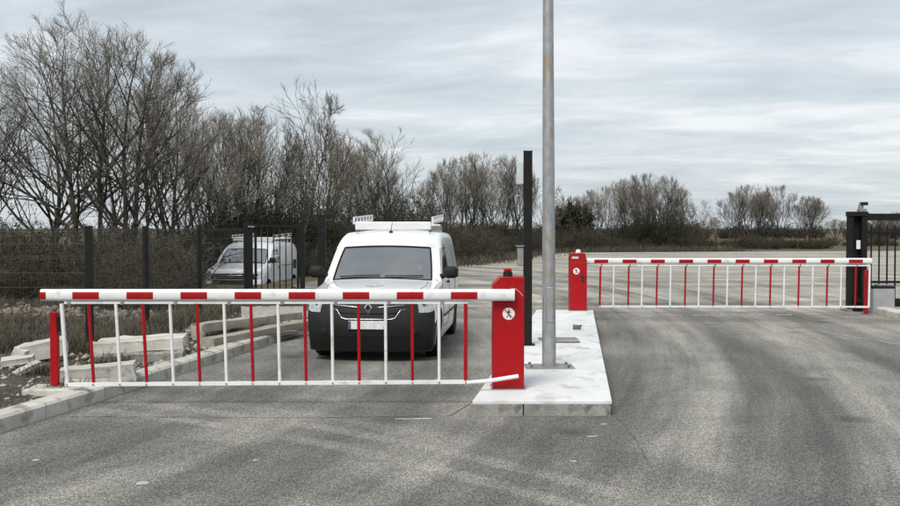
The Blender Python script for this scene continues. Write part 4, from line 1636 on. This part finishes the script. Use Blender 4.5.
o = rubble_mass('rubble', 1100, s_near, 0.010, 0.055, 'rubble', 1)
tag(o, 'small stones and lumps scattered on the muddy verge', 'rubble')
o = rubble_mass('rubble', 700, s_mid, 0.012, 0.08, 'rubble', 2)
tag(o, 'broken pale stones lying between the kerb and the mesh fence', 'rubble')
o = rubble_mass('rubble', 260, s_pile, 0.03, 0.13, 'rubble', 8)
tag(o, 'pale broken chunks lying between the beam stack and the kerb', 'rubble')
o = rubble_mass('rubble', 1100, s_heap, 0.02, 0.13, 'dark_rubble', 3)
tag(o, 'low pale rubble heap behind the mesh fence', 'rubble')

# ------------------------------------------------------------------ seams and paint on the asphalt
def strip(name, pts, w, z, mat, label=None, seed=0, rough=0.35):
    rng = random.Random(seed)
    dens = []
    for a, b in zip(pts, pts[1:]):
        n = max(2, int((Vector(b) - Vector(a)).length / 0.12))
        for k in range(n):
            dens.append(Vector(a).lerp(Vector(b), k / n))
    dens.append(Vector(pts[-1]))
    v, f = [], []
    for i, p in enumerate(dens):
        d = (dens[min(i + 1, len(dens) - 1)] - dens[max(0, i - 1)])
        d = Vector((d.x, d.y)).normalized()
        nn = Vector((-d.y, d.x))
        j = rng.uniform(-1, 1) * w * rough
        w1 = w * (1 + rng.uniform(-rough, rough)) / 2
        v.append((p.x + nn.x * (w1 + j), p.y + nn.y * (w1 + j), z))
        v.append((p.x - nn.x * (w1 - j), p.y - nn.y * (w1 - j), z))
    for i in range(len(dens) - 1):
        f.append((2 * i, 2 * i + 1, 2 * i + 3, 2 * i + 2))
    me = new_mesh(name, v, f)
    if me.polygons[0].normal.z < 0:
        me.flip_normals()
    o = link(name, me, mat)
    tag(o, label, kind='structure')
    return o


strip('asphalt_seam', [P(70, 417), P(200, 417.5), P(330, 418), P(450, 416), P(470, 404)], 0.012, 0.004, 'tar', seed=1, rough=0.9)
strip('asphalt_seam', [P(612, 416), P(624, 424), P(640, 447), P(652, 468)], 0.008, 0.004, 'tar', seed=2, rough=0.9)
for k, (xa, xb, y) in enumerate(((640, 652, 316), (667, 682, 315.5), (693, 708, 315.5), (720, 736, 315), (748, 764, 315), (776, 792, 315), (806, 818, 314.5))):
    strip('road_marking', [P(xa, y), P(xb, y)], 0.11, 0.004, 'road_paint', seed=20 + k, rough=0.15)
strip('road_marking', [P(545, 258.5), P(556, 256), P(566, 253.5)], 0.25, 0.004, 'road_paint', seed=40, rough=0.1)
strip('chalk_line', [P(395, 419.5), P(432, 419)], 0.035, 0.004, 'road_paint', seed=41)
strip('chalk_line', [P(760, 322), P(880, 341), P(930, 351)], 0.03, 0.004, 'road_paint', seed=42)
strip('chalk_line', [P(720, 331), P(790, 337), P(860, 338)], 0.02, 0.004, 'road_paint', seed=43)
for k, (px, py, w_, h_, rz, lab) in enumerate(((143, 484, 0.13, 0.07, 8, 'torn white plastic scrap lying on the open asphalt'), (573, 462, 0.07, 0.035, -10, 'small white paper scrap on the dark asphalt'),
                                              (256, 461, 0.05, 0.03, 20, 'tiny pale chip of stone on the lane asphalt'), (593, 437, 0.11, 0.03, 5, 'thin white strip of tape near the island corner'),
                                              (35, 461, 0.06, 0.04, 0, 'pale flake of concrete near the curved kerb'), (604, 425, 0.07, 0.02, 12, 'broken white splinter beside the island corner'))):
    c = P(px, py)
    m_ = MB()
    nseg = 7
    pts = [(math.cos(2 * math.pi * q / nseg) * w_ / 2 * random.uniform(0.6, 1.2), math.sin(2 * math.pi * q / nseg) * h_ / 2 * random.uniform(0.6, 1.2)) for q in range(nseg)]
    m_.add([(x, y, 0.0) for x, y in pts] + [(x * 0.9, y * 0.9, 0.005 + random.uniform(0, 0.004)) for x, y in pts],
           [tuple(range(nseg))[::-1], tuple(range(nseg, 2 * nseg))] + [(q, (q + 1) % nseg, (q + 1) % nseg + nseg, q + nseg) for q in range(nseg)])
    tag(m_.build('scrap', 'scrap', None, loc=(c.x, c.y, 0.003), rz=R(rz)), lab, 'scrap')


# ------------------------------------------------------------------ trees
def grow(rng, p, d, L, r0, r1, n, gnarl, upw):
    N = len(p)
    pts = np.empty((N, n + 1, 3))
    pts[:, 0] = p
    dirs = np.empty((N, n + 1, 3))
    dirs[:, 0] = d
    for s_ in range(n):
        d = d + rng.normal(0, gnarl, (N, 3))
        d[:, 2] += upw
        d /= np.linalg.norm(d, axis=1, keepdims=True)
        pts[:, s_ + 1] = pts[:, s_] + d * (L / n)[:, None]
        dirs[:, s_ + 1] = d
    tt = np.linspace(0, 1, n + 1)[None, :]
    rad = r0[:, None] * (1 - tt) + r1[:, None] * tt
    return pts, dirs, rad


def spawn(rng, pts, dirs, rad, L, m, t0, ang, ratio, rr):
    N, n1, _ = pts.shape
    t = (np.arange(m)[None, :] + rng.random((N, m))) / m
    t = t0 + (1 - t0) * t
    idx = np.minimum((t * (n1 - 1)).astype(int), n1 - 2)
    fr = t * (n1 - 1) - idx
    I = np.arange(N)[:, None]
    p = pts[I, idx] * (1 - fr[..., None]) + pts[I, idx + 1] * fr[..., None]
    d = dirs[I, idx + 1]
    r = rad[I, idx] * (1 - fr) + rad[I, idx + 1] * fr
    u = rng.normal(size=(N, m, 3))
    u -= (u * d).sum(-1, keepdims=True) * d
    u /= np.linalg.norm(u, axis=-1, keepdims=True) + 1e-9
    a = np.radians(rng.uniform(ang[0], ang[1], (N, m)))[..., None]
    nd_ = d * np.cos(a) + u * np.sin(a)
    Lc = L[:, None] * ratio * (1.12 - 0.62 * t) * rng.uniform(0.65, 1.25, (N, m))
    rc = np.minimum(r * rr, r * 0.95)
    return p.reshape(-1, 3), nd_.reshape(-1, 3), Lc.ravel(), rc.ravel()


def env_dist(p, d, c, rx, rz_):
    """distance from p along d to the crown envelope (an ellipsoid)"""
    q = (p - c) / np.array([rx, rx, rz_])
    e = d / np.array([rx, rx, rz_])
    A = (e * e).sum(1)
    B = (q * e).sum(1)
    C = (q * q).sum(1) - 1
    disc = np.sqrt(np.maximum(B * B - A * C, 0))
    return np.where(C < 0, (-B + disc) / A, 0.0)


def tree_meshes(seed, H, stems, lean, counts, ang=(28, 58), upw=0.10, trunk_r=0.13, clear=0.22, width=0.34, twig_r=0.0062, low=0.12):
    rng = np.random.default_rng(seed)
    cz = H * (0.5 + low / 2)
    ctr = np.array([0, 0, cz])
    rx, rz_ = H * width, H - cz

    def fit(p, d, L, lo, hi):
        n_ = len(L)
        e = env_dist(p, d + np.array([0, 0, upw * 1.2]), ctr, rx, rz_) * rng.uniform(0.68, 1.2, n_)
        return np.clip(np.minimum(L, e), lo, hi)
    a = np.arange(stems) * 6.283 / stems + rng.uniform(-0.5, 0.5, stems)
    ln = np.radians(lean) * rng.uniform(0.3, 1.25, stems)
    p = np.stack([np.cos(a) * 0.16 * (stems > 1), np.sin(a) * 0.16 * (stems > 1), np.full(stems, -0.15)], 1)
    d = np.stack([np.cos(a) * np.sin(ln), np.sin(a) * np.sin(ln), np.cos(ln)], 1)
    hh = np.sqrt(np.maximum(0.05, 1 - (np.sin(ln) * H * 0.7 / rx) ** 2))
    L = (cz + rz_ * hh) * rng.uniform(0.86, 0.97, stems)
    r0 = np.full(stems, trunk_r) * rng.uniform(0.7, 1.1, stems)
    pts, dirs, rad = grow(rng, p, d, L, r0, r0 * 0.13, 14, 0.05, 0.012)
    g_tr = [(pts, rad, 8, np.zeros(rad.shape))]
    p, d, Lc, rc = spawn(rng, pts, dirs, rad, L, counts[0], clear, ang, 0.62, 0.70)
    Lc = fit(p, d, Lc * 1.3, 0.5, H * 0.6)
    pts, dirs, rad = grow(rng, p, d, Lc, rc, np.maximum(rc * 0.2, twig_r), 8, 0.085, upw)
    g_tr.append((pts, rad, 6, np.zeros(rad.shape)))
    p, d, Lc, rc = spawn(rng, pts, dirs, rad, Lc, counts[1], 0.15, (22, 50), 0.62, 0.6)
    Lc = fit(p, d, Lc * 1.2, 0.35, H * 0.26)
    rc = np.maximum(rc, twig_r * 1.5)
    pts, dirs, rad = grow(rng, p, d, Lc, rc, np.maximum(rc * 0.4, twig_r), 5, 0.11, upw)
    g_cr = [(pts, rad, 4, np.full(rad.shape, 0.03))]
    p, d, Lc, rc = spawn(rng, pts, dirs, rad, Lc, counts[2], 0.15, (20, 48), 0.62, 0.6)
    rc = np.maximum(rc, twig_r * 1.1)
    Lc = fit(p, d, Lc * 1.15, 0.28, H * 0.16)
    pts, dirs, rad = grow(rng, p, d, Lc, rc, rc * 0.6, 4, 0.10, upw)
    g_cr.append((pts, rad, 3, np.broadcast_to(np.linspace(0.08, 0.4, rad.shape[1]), rad.shape)))
    p, d, Lc, rc = spawn(rng, pts, dirs, rad, Lc, counts[3], 0.2, (18, 46), 0.62, 0.75)
    Lc = np.clip(Lc, 0.22, 0.8)
    rc = np.full(len(rc), twig_r * 0.9)
    pts, dirs, rad = grow(rng, p, d, Lc, rc, rc * 0.5, 2, 0.10, upw)
    g_cr.append((pts, rad, 3, np.broadcast_to(np.linspace(0.4, 1.0, rad.shape[1]), rad.shape)))
    V, Q, A = tubes_np(g_tr)
    tm = np_mesh('trunk', V, Q, True, A)
    V, Q, A = tubes_np(g_cr)
    cm = np_mesh('crown', V, Q, False, A)
    tm.materials.append(MATS['bark'])
    cm.materials.append(MATS['twig'])
    return tm, cm


KINDS = {
    'big': tree_meshes(11, 10.0, 2, 9, (14, 7, 5, 4), (38, 70), 0.05, 0.16, 0.14, 0.48, 0.0050, 0.06),
    'big2': tree_meshes(12, 10.0, 3, 11, (10, 6, 5, 4), (30, 60), 0.06, 0.14, 0.18, 0.36, 0.0050, 0.1),
    'tall': tree_meshes(13, 9.0, 2, 6, (12, 6, 5, 4), (24, 46), 0.07, 0.095, 0.22, 0.24, 0.0052, 0.12),
    'sapling': tree_meshes(14, 9.0, 1, 3, (12, 6, 5, 3), (30, 56), 0.07, 0.075, 0.48, 0.24, 0.0066, 0.42),
    'multi': tree_meshes(15, 7.5, 6, 20, (8, 6, 4, 4), (20, 44), 0.07, 0.07, 0.22, 0.42, 0.0068, 0.05),
    'multi2': tree_meshes(16, 7.5, 5, 17, (8, 6, 4, 4), (20, 46), 0.08, 0.075, 0.2, 0.38, 0.0070, 0.05),
    'round': tree_meshes(17, 7.0, 5, 24, (11, 6, 5, 4), (22, 50), 0.06, 0.085, 0.2, 0.50, 0.0084, 0.02),
    'sparse': tree_meshes(18, 7.0, 2, 12, (8, 5, 4, 3), (30, 58), 0.06, 0.07, 0.25, 0.36, 0.0085, 0.05),
}
KH = {'big': 10, 'big2': 10, 'tall': 9, 'sapling': 9, 'multi': 7.5, 'multi2': 7.5, 'round': 7, 'sparse': 7}


def top_of(k):
    z = 0
    for me in KINDS[k]:
        co = np.empty(len(me.vertices) * 3, np.float32)
        me.vertices.foreach_get('co', co)
        z = max(z, co[2::3].max())
    return float(z)


KTOP = {k: top_of(k) for k in KINDS}
NAMES = {'big': 'bare_tree', 'big2': 'bare_tree', 'tall': 'slender_tree', 'sapling': 'bare_sapling', 'multi': 'coppice_tree', 'multi2': 'coppice_tree', 'round': 'round_tree', 'sparse': 'sparse_tree'}


def tree(kind, px, D, ytop, label, rz, group, wide=1.0, zb=None):
    x = (px - 450) / F * D
    if zb is None:
        zb = vz(x, D, -0.05) - 0.03
    h = CH + (228 - ytop) / F * D - zb
    s_ = h / KTOP[kind]
    t = thing(NAMES[kind], label, 'tree', (x, D, zb), R(rz), group)
    t.scale = (s_ * wide, s_ * wide, s_)
    link('trunk', KINDS[kind][0], None, t)
    link('crown', KINDS[kind][1], None, t)
    return t


G1, G2, G3, G4, G5 = 'bare trees behind the mesh fence', 'bare coppice behind the parked vans', 'bare coppice across the yard', 'bare trees beyond the far field', 'far hedgerow trees'
tree('big', 88, 30, 4, 'tallest wide bare tree with dark trunk behind the fence posts', 20, G1, 1.0)
tree('big2', 128, 28, 22, 'forked bare tree right beside the tallest one', 75, G1, 0.9)
tree('big', 52, 34, 45, 'broad bare tree leaning out over the rubble heap', 150, G1, 1.05)
tree('tall', 158, 30, 34, 'slender twin stemmed bare tree behind the fence', 10, G1, 1.0)
tree('tall', 178, 33, 60, 'dense slender bare tree between the forked tree and the thicket', 130, G1, 1.1)
tree('big2', -25, 33, 55, 'bare tree at the end of the row by the fence corner', 200, G1, 1.0)
tree('tall', 203, 36, 92, 'slender bare tree rising above the ivy thicket', 40, G1, 1.1)
tree('multi', 226, 38, 105, 'many stemmed bare tree above the ivy thicket', 10, G1, 0.9)
tree('tall', 246, 41, 102, 'slender bare tree rising above the ivy thicket', 210, G1, 1.2)
tree('multi2', 268, 43, 112, 'bushy bare tree above the roof of the parked van', 100, G1, 0.9)
tree('sapling', 297, 38, 74, 'lone sapling with high open crown above the thicket', 0, G1, 0.8)
tree('multi', 322, 46, 118, 'bare many stemmed tree beside the lone sapling', 300, G1, 0.8)
for k, (kd, px, D, yt, rz, w) in enumerate((('tall', 340, 52, 140, 0, 1.3), ('tall', 357, 54, 136, 50, 1.3), ('multi', 372, 55, 142, 90, 0.75), ('tall', 388, 53, 126, 140, 1.35), ('sparse', 424, 58, 182, 30, 1.0))):
    tree(kd, px, D, yt, 'bare hedgerow tree rising behind the roof of the waiting van' if kd != 'sparse' else 'small open bare tree in the gap behind the waiting van', rz, G2, w)
for k, (kd, px, D, yt, rz, w) in enumerate((('multi2', 438, 58, 168, 10, 0.85), ('multi', 458, 60, 154, 70, 0.9), ('multi2', 478, 59, 150, 150, 0.95), ('multi', 500, 62, 152, 220, 0.95), ('multi2', 518, 64, 160, 280, 0.85), ('sparse', 545, 72, 184, 330, 1.0))):
    tree(kd, px, D, yt, 'bushy bare tree of the clump behind the card reader post' if kd != 'sparse' else 'thin bare tree seen between reader post and lamp pole', rz, G2, w)
for k, (kd, px, D, yt, rz, w) in enumerate((('sparse', 566, 86, 192, 60, 1.0), ('multi2', 578, 84, 194, 90, 0.9), ('multi', 592, 84, 187, 0, 0.9), ('multi2', 610, 82, 184, 40, 0.9), ('multi', 628, 80, 176, 100, 0.95), ('multi2', 644, 80, 171, 160, 1.0), ('multi', 660, 81, 173, 230, 1.0), ('multi2', 676, 84, 186, 290, 0.9), ('sparse', 700, 86, 198, 20, 1.1))):
    tree(kd, px, D, yt, 'dense bare tree in the large clump behind the far barrier' if kd != 'sparse' else ('thin bare tree just beyond the lamp pole' if k == 0 else 'open bare tree leaning from the edge of the large clump'), rz, G3, w)
for k, (kd, px, D, yt, rz, w) in enumerate((('multi2', 733, 106, 190, 0, 0.95), ('multi', 750, 108, 182, 60, 0.95), ('round', 762, 104, 190, 110, 0.8), ('multi2', 778, 107, 183, 190, 0.9))):
    tree(kd, px, D, yt, 'bare tree of the clump rising over the far hedge', rz, G4, w)
tree('round', 808, 102, 194, 'round headed bare tree standing apart beside the clump', 250, G4, 1.0)
for px, yt, rz, kd in ((836, 218, 0, 'multi'), (846, 220, 70, 'multi2'), (858, 216, 120, 'multi'), (872, 212, 10, 'multi2'), (884, 214, 200, 'multi'), (896, 211, 260, 'multi2'), (910, 212, 20, 'multi'), (716, 216, 140, 'multi2')):
    tree(kd, px, 150, yt, 'small distant bare tree on the skyline', rz, G5, 1.4)


# shrubs ---------------------------------------------------------------------
def shrub_mesh(seed, H, stems, spread, leaves, leafmat, leaf=0.05, c=(7, 5), twr=0.007):
    rng = np.random.default_rng(seed)
    a = rng.uniform(0, 6.28, stems)
    rr = np.sqrt(rng.random(stems)) * spread
    p = np.stack([np.cos(a) * rr, np.sin(a) * rr, np.full(stems, -0.12)], 1)
    ln = np.radians(rng.uniform(0, 55, stems))
    a2 = a + rng.normal(0, 0.8, stems)
    d = np.stack([np.cos(a2) * np.sin(ln), np.sin(a2) * np.sin(ln), np.cos(ln)], 1)
    L = H * rng.uniform(0.6, 1.15, stems)
    r0 = np.full(stems, 0.013) * rng.uniform(0.6, 1.4, stems)
    pts, dirs, rad = grow(rng, p, d, L, r0, r0 * 0.4, 6, 0.12, -0.02)
    g = [(pts, rad, 4, np.full(rad.shape, 0.1))]
    p, d, Lc, rc = spawn(rng, pts, dirs, rad, L, c[0], 0.15, (25, 75), 0.5, 0.7)
    rc = np.maximum(rc, twr)
    pts, dirs, rad = grow(rng, p, d, Lc, rc, rc * 0.6, 3, 0.2, 0.02)
    g.append((pts, rad, 3, np.full(rad.shape, 0.4)))
    p, d, Lc, rc = spawn(rng, pts, dirs, rad, Lc, c[1], 0.2, (25, 70), 0.5, 0.8)
    rc = np.full(len(rc), twr * 0.8)
    pts, dirs, rad = grow(rng, p, d, Lc, rc, rc * 0.6, 2, 0.2, 0.03)
    g.append((pts, rad, 3, np.broadcast_to(np.linspace(0.5, 1.0, rad.shape[1]), rad.shape)))
    V, Q, A = tubes_np(g)
    stem = np_mesh('stems', V, Q, False, A)
    stem.materials.append(MATS['bramble'])
    lm = None
    if leaves:
        pp = pts[rng.integers(0, len(pts), leaves), rng.integers(0, pts.shape[1], leaves)] + rng.normal(0, 0.03, (leaves, 3))
        n1_ = rng.normal(size=(leaves, 3))
        n1_ /= np.linalg.norm(n1_, axis=1, keepdims=True)
        n2_ = np.cross(n1_, rng.normal(size=(leaves, 3)))
        n2_ /= np.linalg.norm(n2_, axis=1, keepdims=True)
        s_ = leaf * rng.uniform(0.6, 1.3, (leaves, 1))
        V = np.stack([pp - n1_ * s_, pp + n2_ * s_ * 0.6, pp + n1_ * s_, pp - n2_ * s_ * 0.6], 1).reshape(-1, 3)
        lm = np_mesh('leaves', V, np.arange(leaves * 4).reshape(-1, 4))
        lm.materials.append(MATS[leafmat])
    return stem, lm


SH = [shrub_mesh(31, 1.5, 46, 0.9, 3000, 'leaf_brown', 0.024), shrub_mesh(32, 1.5, 46, 1.0, 2400, 'leaf_brown', 0.024), shrub_mesh(33, 1.5, 50, 0.9, 6000, 'leaf_dark', 0.022)]
EVG = shrub_mesh(35, 1.5, 60, 0.55, 16000, 'leaf_dark', 0.06, (9, 6))
IVY = shrub_mesh(36, 3.4, 34, 0.9, 14000, 'leaf_dark', 0.032, (12, 6), 0.009)
FARSH = shrub_mesh(37, 2.0, 60, 1.3, 2500, 'leaf_brown', 0.08, (8, 5), 0.012)


def shrub(name, ms, x, y, s_, rz, label, group, zs=1.0, z=None):
    t = thing(name, label, 'shrub', (x, y, (vz(x, y, -0.05) if z is None else z) - 0.05), rz, group)
    t.scale = (s_, s_, s_ * zs)
    link('stems', ms[0], None, t)
    if ms[1]:
        link('leaves', ms[1], None, t)
    return t


rg = random.Random(5)
# behind the fence
for k in range(52):
    y = rg.uniform(19.4, 30)
    x = rg.uniform(-0.52, -0.275) * y - 0.3
    if 148 < 450 + x / y * F < 335 and y < 33.5:
        continue
    ms = SH[2] if k % 3 == 0 else SH[k % 2]
    shrub('bramble_shrub', ms, x, y, rg.choice((0.55, 0.7, 0.85, 1.0, 1.3)), rg.uniform(0, 6.28), 'tangled dark bramble shrub under the bare trees behind the fence', 'bramble shrubs behind the mesh fence')
for k, (px, D, s_, zs) in enumerate(((188, 35, 0.8, 0.9), (206, 38, 0.8, 1.0), (224, 39, 0.9, 0.9), (242, 40, 0.95, 1.0), (258, 41, 1.0, 1.0), (274, 40, 1.05, 1.05), (290, 41, 1.15, 1.15), (306, 42, 1.1, 1.0), (322, 43, 0.95, 0.9),
                                     (338, 46, 0.8, 0.8), (168, 34.5, 0.6, 0.8), (182, 36, 0.6, 0.8), (150, 33, 0.5, 0.8), (300, 38, 0.55, 0.8), (316, 37, 0.55, 0.75), (332, 40, 0.6, 0.7))):
    shrub('ivy_thicket', IVY, (px - 450) / F * D, D, s_, k * 1.3, 'tall dark ivy clad shrub in the thicket behind the parked van', 'ivy clad shrubs behind the parked van', zs)
# edge of the yard behind the waiting van
line = [(-6.0, 37), (-2.6, 44), (0.6, 50), (3.4, 60), (5.9, 70.5), (12, 73.5), (22, 76)]
for a, b in zip(line, line[1:]):
    n = max(2, int((Vector(b) - Vector(a)).length / 0.95))
    for k in range(n):
        p = Vector(a).lerp(Vector(b), k / n)
        for row in range(2):
            x = p.x - row * 1.0 + rg.uniform(-0.4, 0.4) - 0.3
            y = p.y + row * 1.6 + rg.uniform(-0.4, 0.6)
            px = 450 + x / y * F
            s_ = rg.uniform(0.75, 1.15) * (1.0 if row == 0 else 1.4)
            if px > 590:
                s_ *= 0.45
            shrub('bramble_shrub', SH[2] if (k + row) % 3 == 0 else SH[(k + row) % 2], x, y, s_, rg.uniform(0, 6.28), 'dense dark bramble shrub along the far edge of the yard', 'bramble shrubs along the yard edge')
for px, D, s_, zs in ((392, 52, 1.15, 1.0), (410, 53, 1.0, 1.0), (378, 50, 1.0, 0.9), (655, 80, 1.0, 1.0), (668, 79, 1.15, 0.95), (640, 79, 0.9, 0.9)):
    shrub('ivy_thicket', IVY, (px - 450) / F * D, D, s_, px, 'dark ivy clad shrub at the foot of the bare coppice' if px < 500 else 'dark evergreen scrub at the foot of the large clump', 'ivy clad shrubs in the coppice', zs)
ev = shrub('evergreen_bush', EVG, (570 - 450) / F * 78, 78, 1.25, 0.4, 'small round black green evergreen standing above the scrub beyond the lamp pole', None, 1.15)
ev.location.z = 1.4
st_m = MB()
st_m.tube([(0, 0, -1.2), (0.05, 0, 0), (0.0, 0, 0.9)], [0.09, 0.07, 0.04], 8)
st_m.build('trunk', 'bark', ev, True)
# far hedge
for k in range(46):
    x = 25 + k * 1.15 + rg.uniform(-0.4, 0.4)
    y = 98 + rg.uniform(-1.5, 1.5)
    shrub('field_hedge_shrub', FARSH, x, y, rg.choice((0.25, 0.35, 0.45, 0.55)), rg.uniform(0, 6.28), 'low brown hedge shrub along the far field', 'shrubs of the far field hedge')
for k in range(26):
    x = 12 + k * 0.85 + rg.uniform(-0.3, 0.3)
    y = 84 + rg.uniform(-2, 2)
    shrub('field_hedge_shrub', FARSH, x, y, rg.choice((0.3, 0.45, 0.6)), rg.uniform(0, 6.28), 'brown hedge shrub under the large clump of bare trees', 'shrubs under the large clump')
for k in range(40):
    x = -40 + k * 4.0
    shrub('skyline_shrub', FARSH, x + rg.uniform(-1, 1), 165 + rg.uniform(-6, 6), rg.uniform(1.0, 1.5), rg.uniform(0, 6.28), 'hazy brown shrub on the distant skyline', 'shrubs on the skyline')


# ------------------------------------------------------------------ grass
def grass(name, n, sampler, h0, h1, w, seed, label):
    rng = np.random.default_rng(seed)
    P0 = np.empty((n, 3))
    for k in range(n):
        x, y = sampler(rng)
        P0[k] = (x, y, vz(x, y, -0.05) - 0.01)
    h = rng.uniform(h0, h1, n)
    a = rng.uniform(0, 6.28, n)
    b = rng.uniform(0, 6.28, n)
    side = np.stack([np.cos(a), np.sin(a), np.zeros(n)], 1) * (w * rng.uniform(0.6, 1.4, n))[:, None]
    ln = rng.uniform(0.1, 0.8, n) * h
    bend = np.stack([np.cos(b) * ln, np.sin(b) * ln, np.zeros(n)], 1)
    mid = P0 + bend * 0.35 + np.stack([0 * h, 0 * h, h * 0.6], 1)
    tip = P0 + bend + np.stack([0 * h, 0 * h, h * 0.95], 1)
    V = np.stack([P0 - side, P0 + side, mid + side * 0.7, mid - side * 0.7, tip], 1).reshape(-1, 3)
    i = np.arange(n)[:, None] * 5
    T = np.concatenate([i + np.array([[0, 1, 2]]), i + np.array([[0, 2, 3]]), i + np.array([[3, 2, 4]])])
    A = np.tile(np.array([0.0, 0.0, 0.6, 0.6, 1.0]), n) * np.repeat(rng.uniform(0.3, 1.0, n), 5)
    o = link(name, np_mesh(name, V, T, False, A), 'dry_grass')
    return tag(o, label, 'grass', kind='stuff')


def g_fence(rng):
    y = rng.uniform(13.3, 21)
    if 16.9 < y < 18.9 and rng.random() < 0.85:
        y = rng.uniform(13.3, 16.9)
    return rng.uniform(-11, -4.9) if y < 19 else rng.uniform(-11, -5.2), y


def g_strip(rng):
    k = rng.random() * 3
    i = int(k)
    p = fence_pts[3 + i].lerp(fence_pts[4 + i], k - i)
    return p.x + rng.normal() * 0.28, p.y + rng.normal() * 0.2


def g_strip2(rng):
    return rng.uniform(-10, -4.7), 13.05 + rng.normal() * 0.22


def g_tuft(rng):
    c = rng.integers(0, 26)
    r2 = np.random.default_rng(int(c) + 500)
    y = r2.uniform(8.5, 17)
    x = kerb_x(y) - 0.4 - r2.random() * 2.2
    return x + rng.normal() * 0.10, y + rng.normal() * 0.10


def g_yard(rng):
    k = rng.random() * 6
    i = int(k)
    p = Vector(line[i]).lerp(Vector(line[i + 1]), k - i)
    return p.x + rng.normal() * 0.9 + 0.5, p.y + rng.normal() * 0.9 - 0.8


grass('tall_grass', 16000, g_fence, 0.05, 0.24, 0.005, 1, 'tall dry grass behind the mesh fence')
grass('tall_grass', 7000, g_strip, 0.05, 0.30, 0.005, 2, 'dry grass growing through the foot of the fence')
grass('tall_grass', 5000, g_strip2, 0.05, 0.25, 0.005, 3, 'weeds along the fence foot near the rubble heap')
grass('weed_tufts', 3600, g_tuft, 0.05, 0.2, 0.005, 4, 'small weed tufts dotted on the muddy verge')
grass('tall_grass', 15000, g_yard, 0.15, 0.6, 0.015, 5, 'rough dry grass along the far edge of the yard')
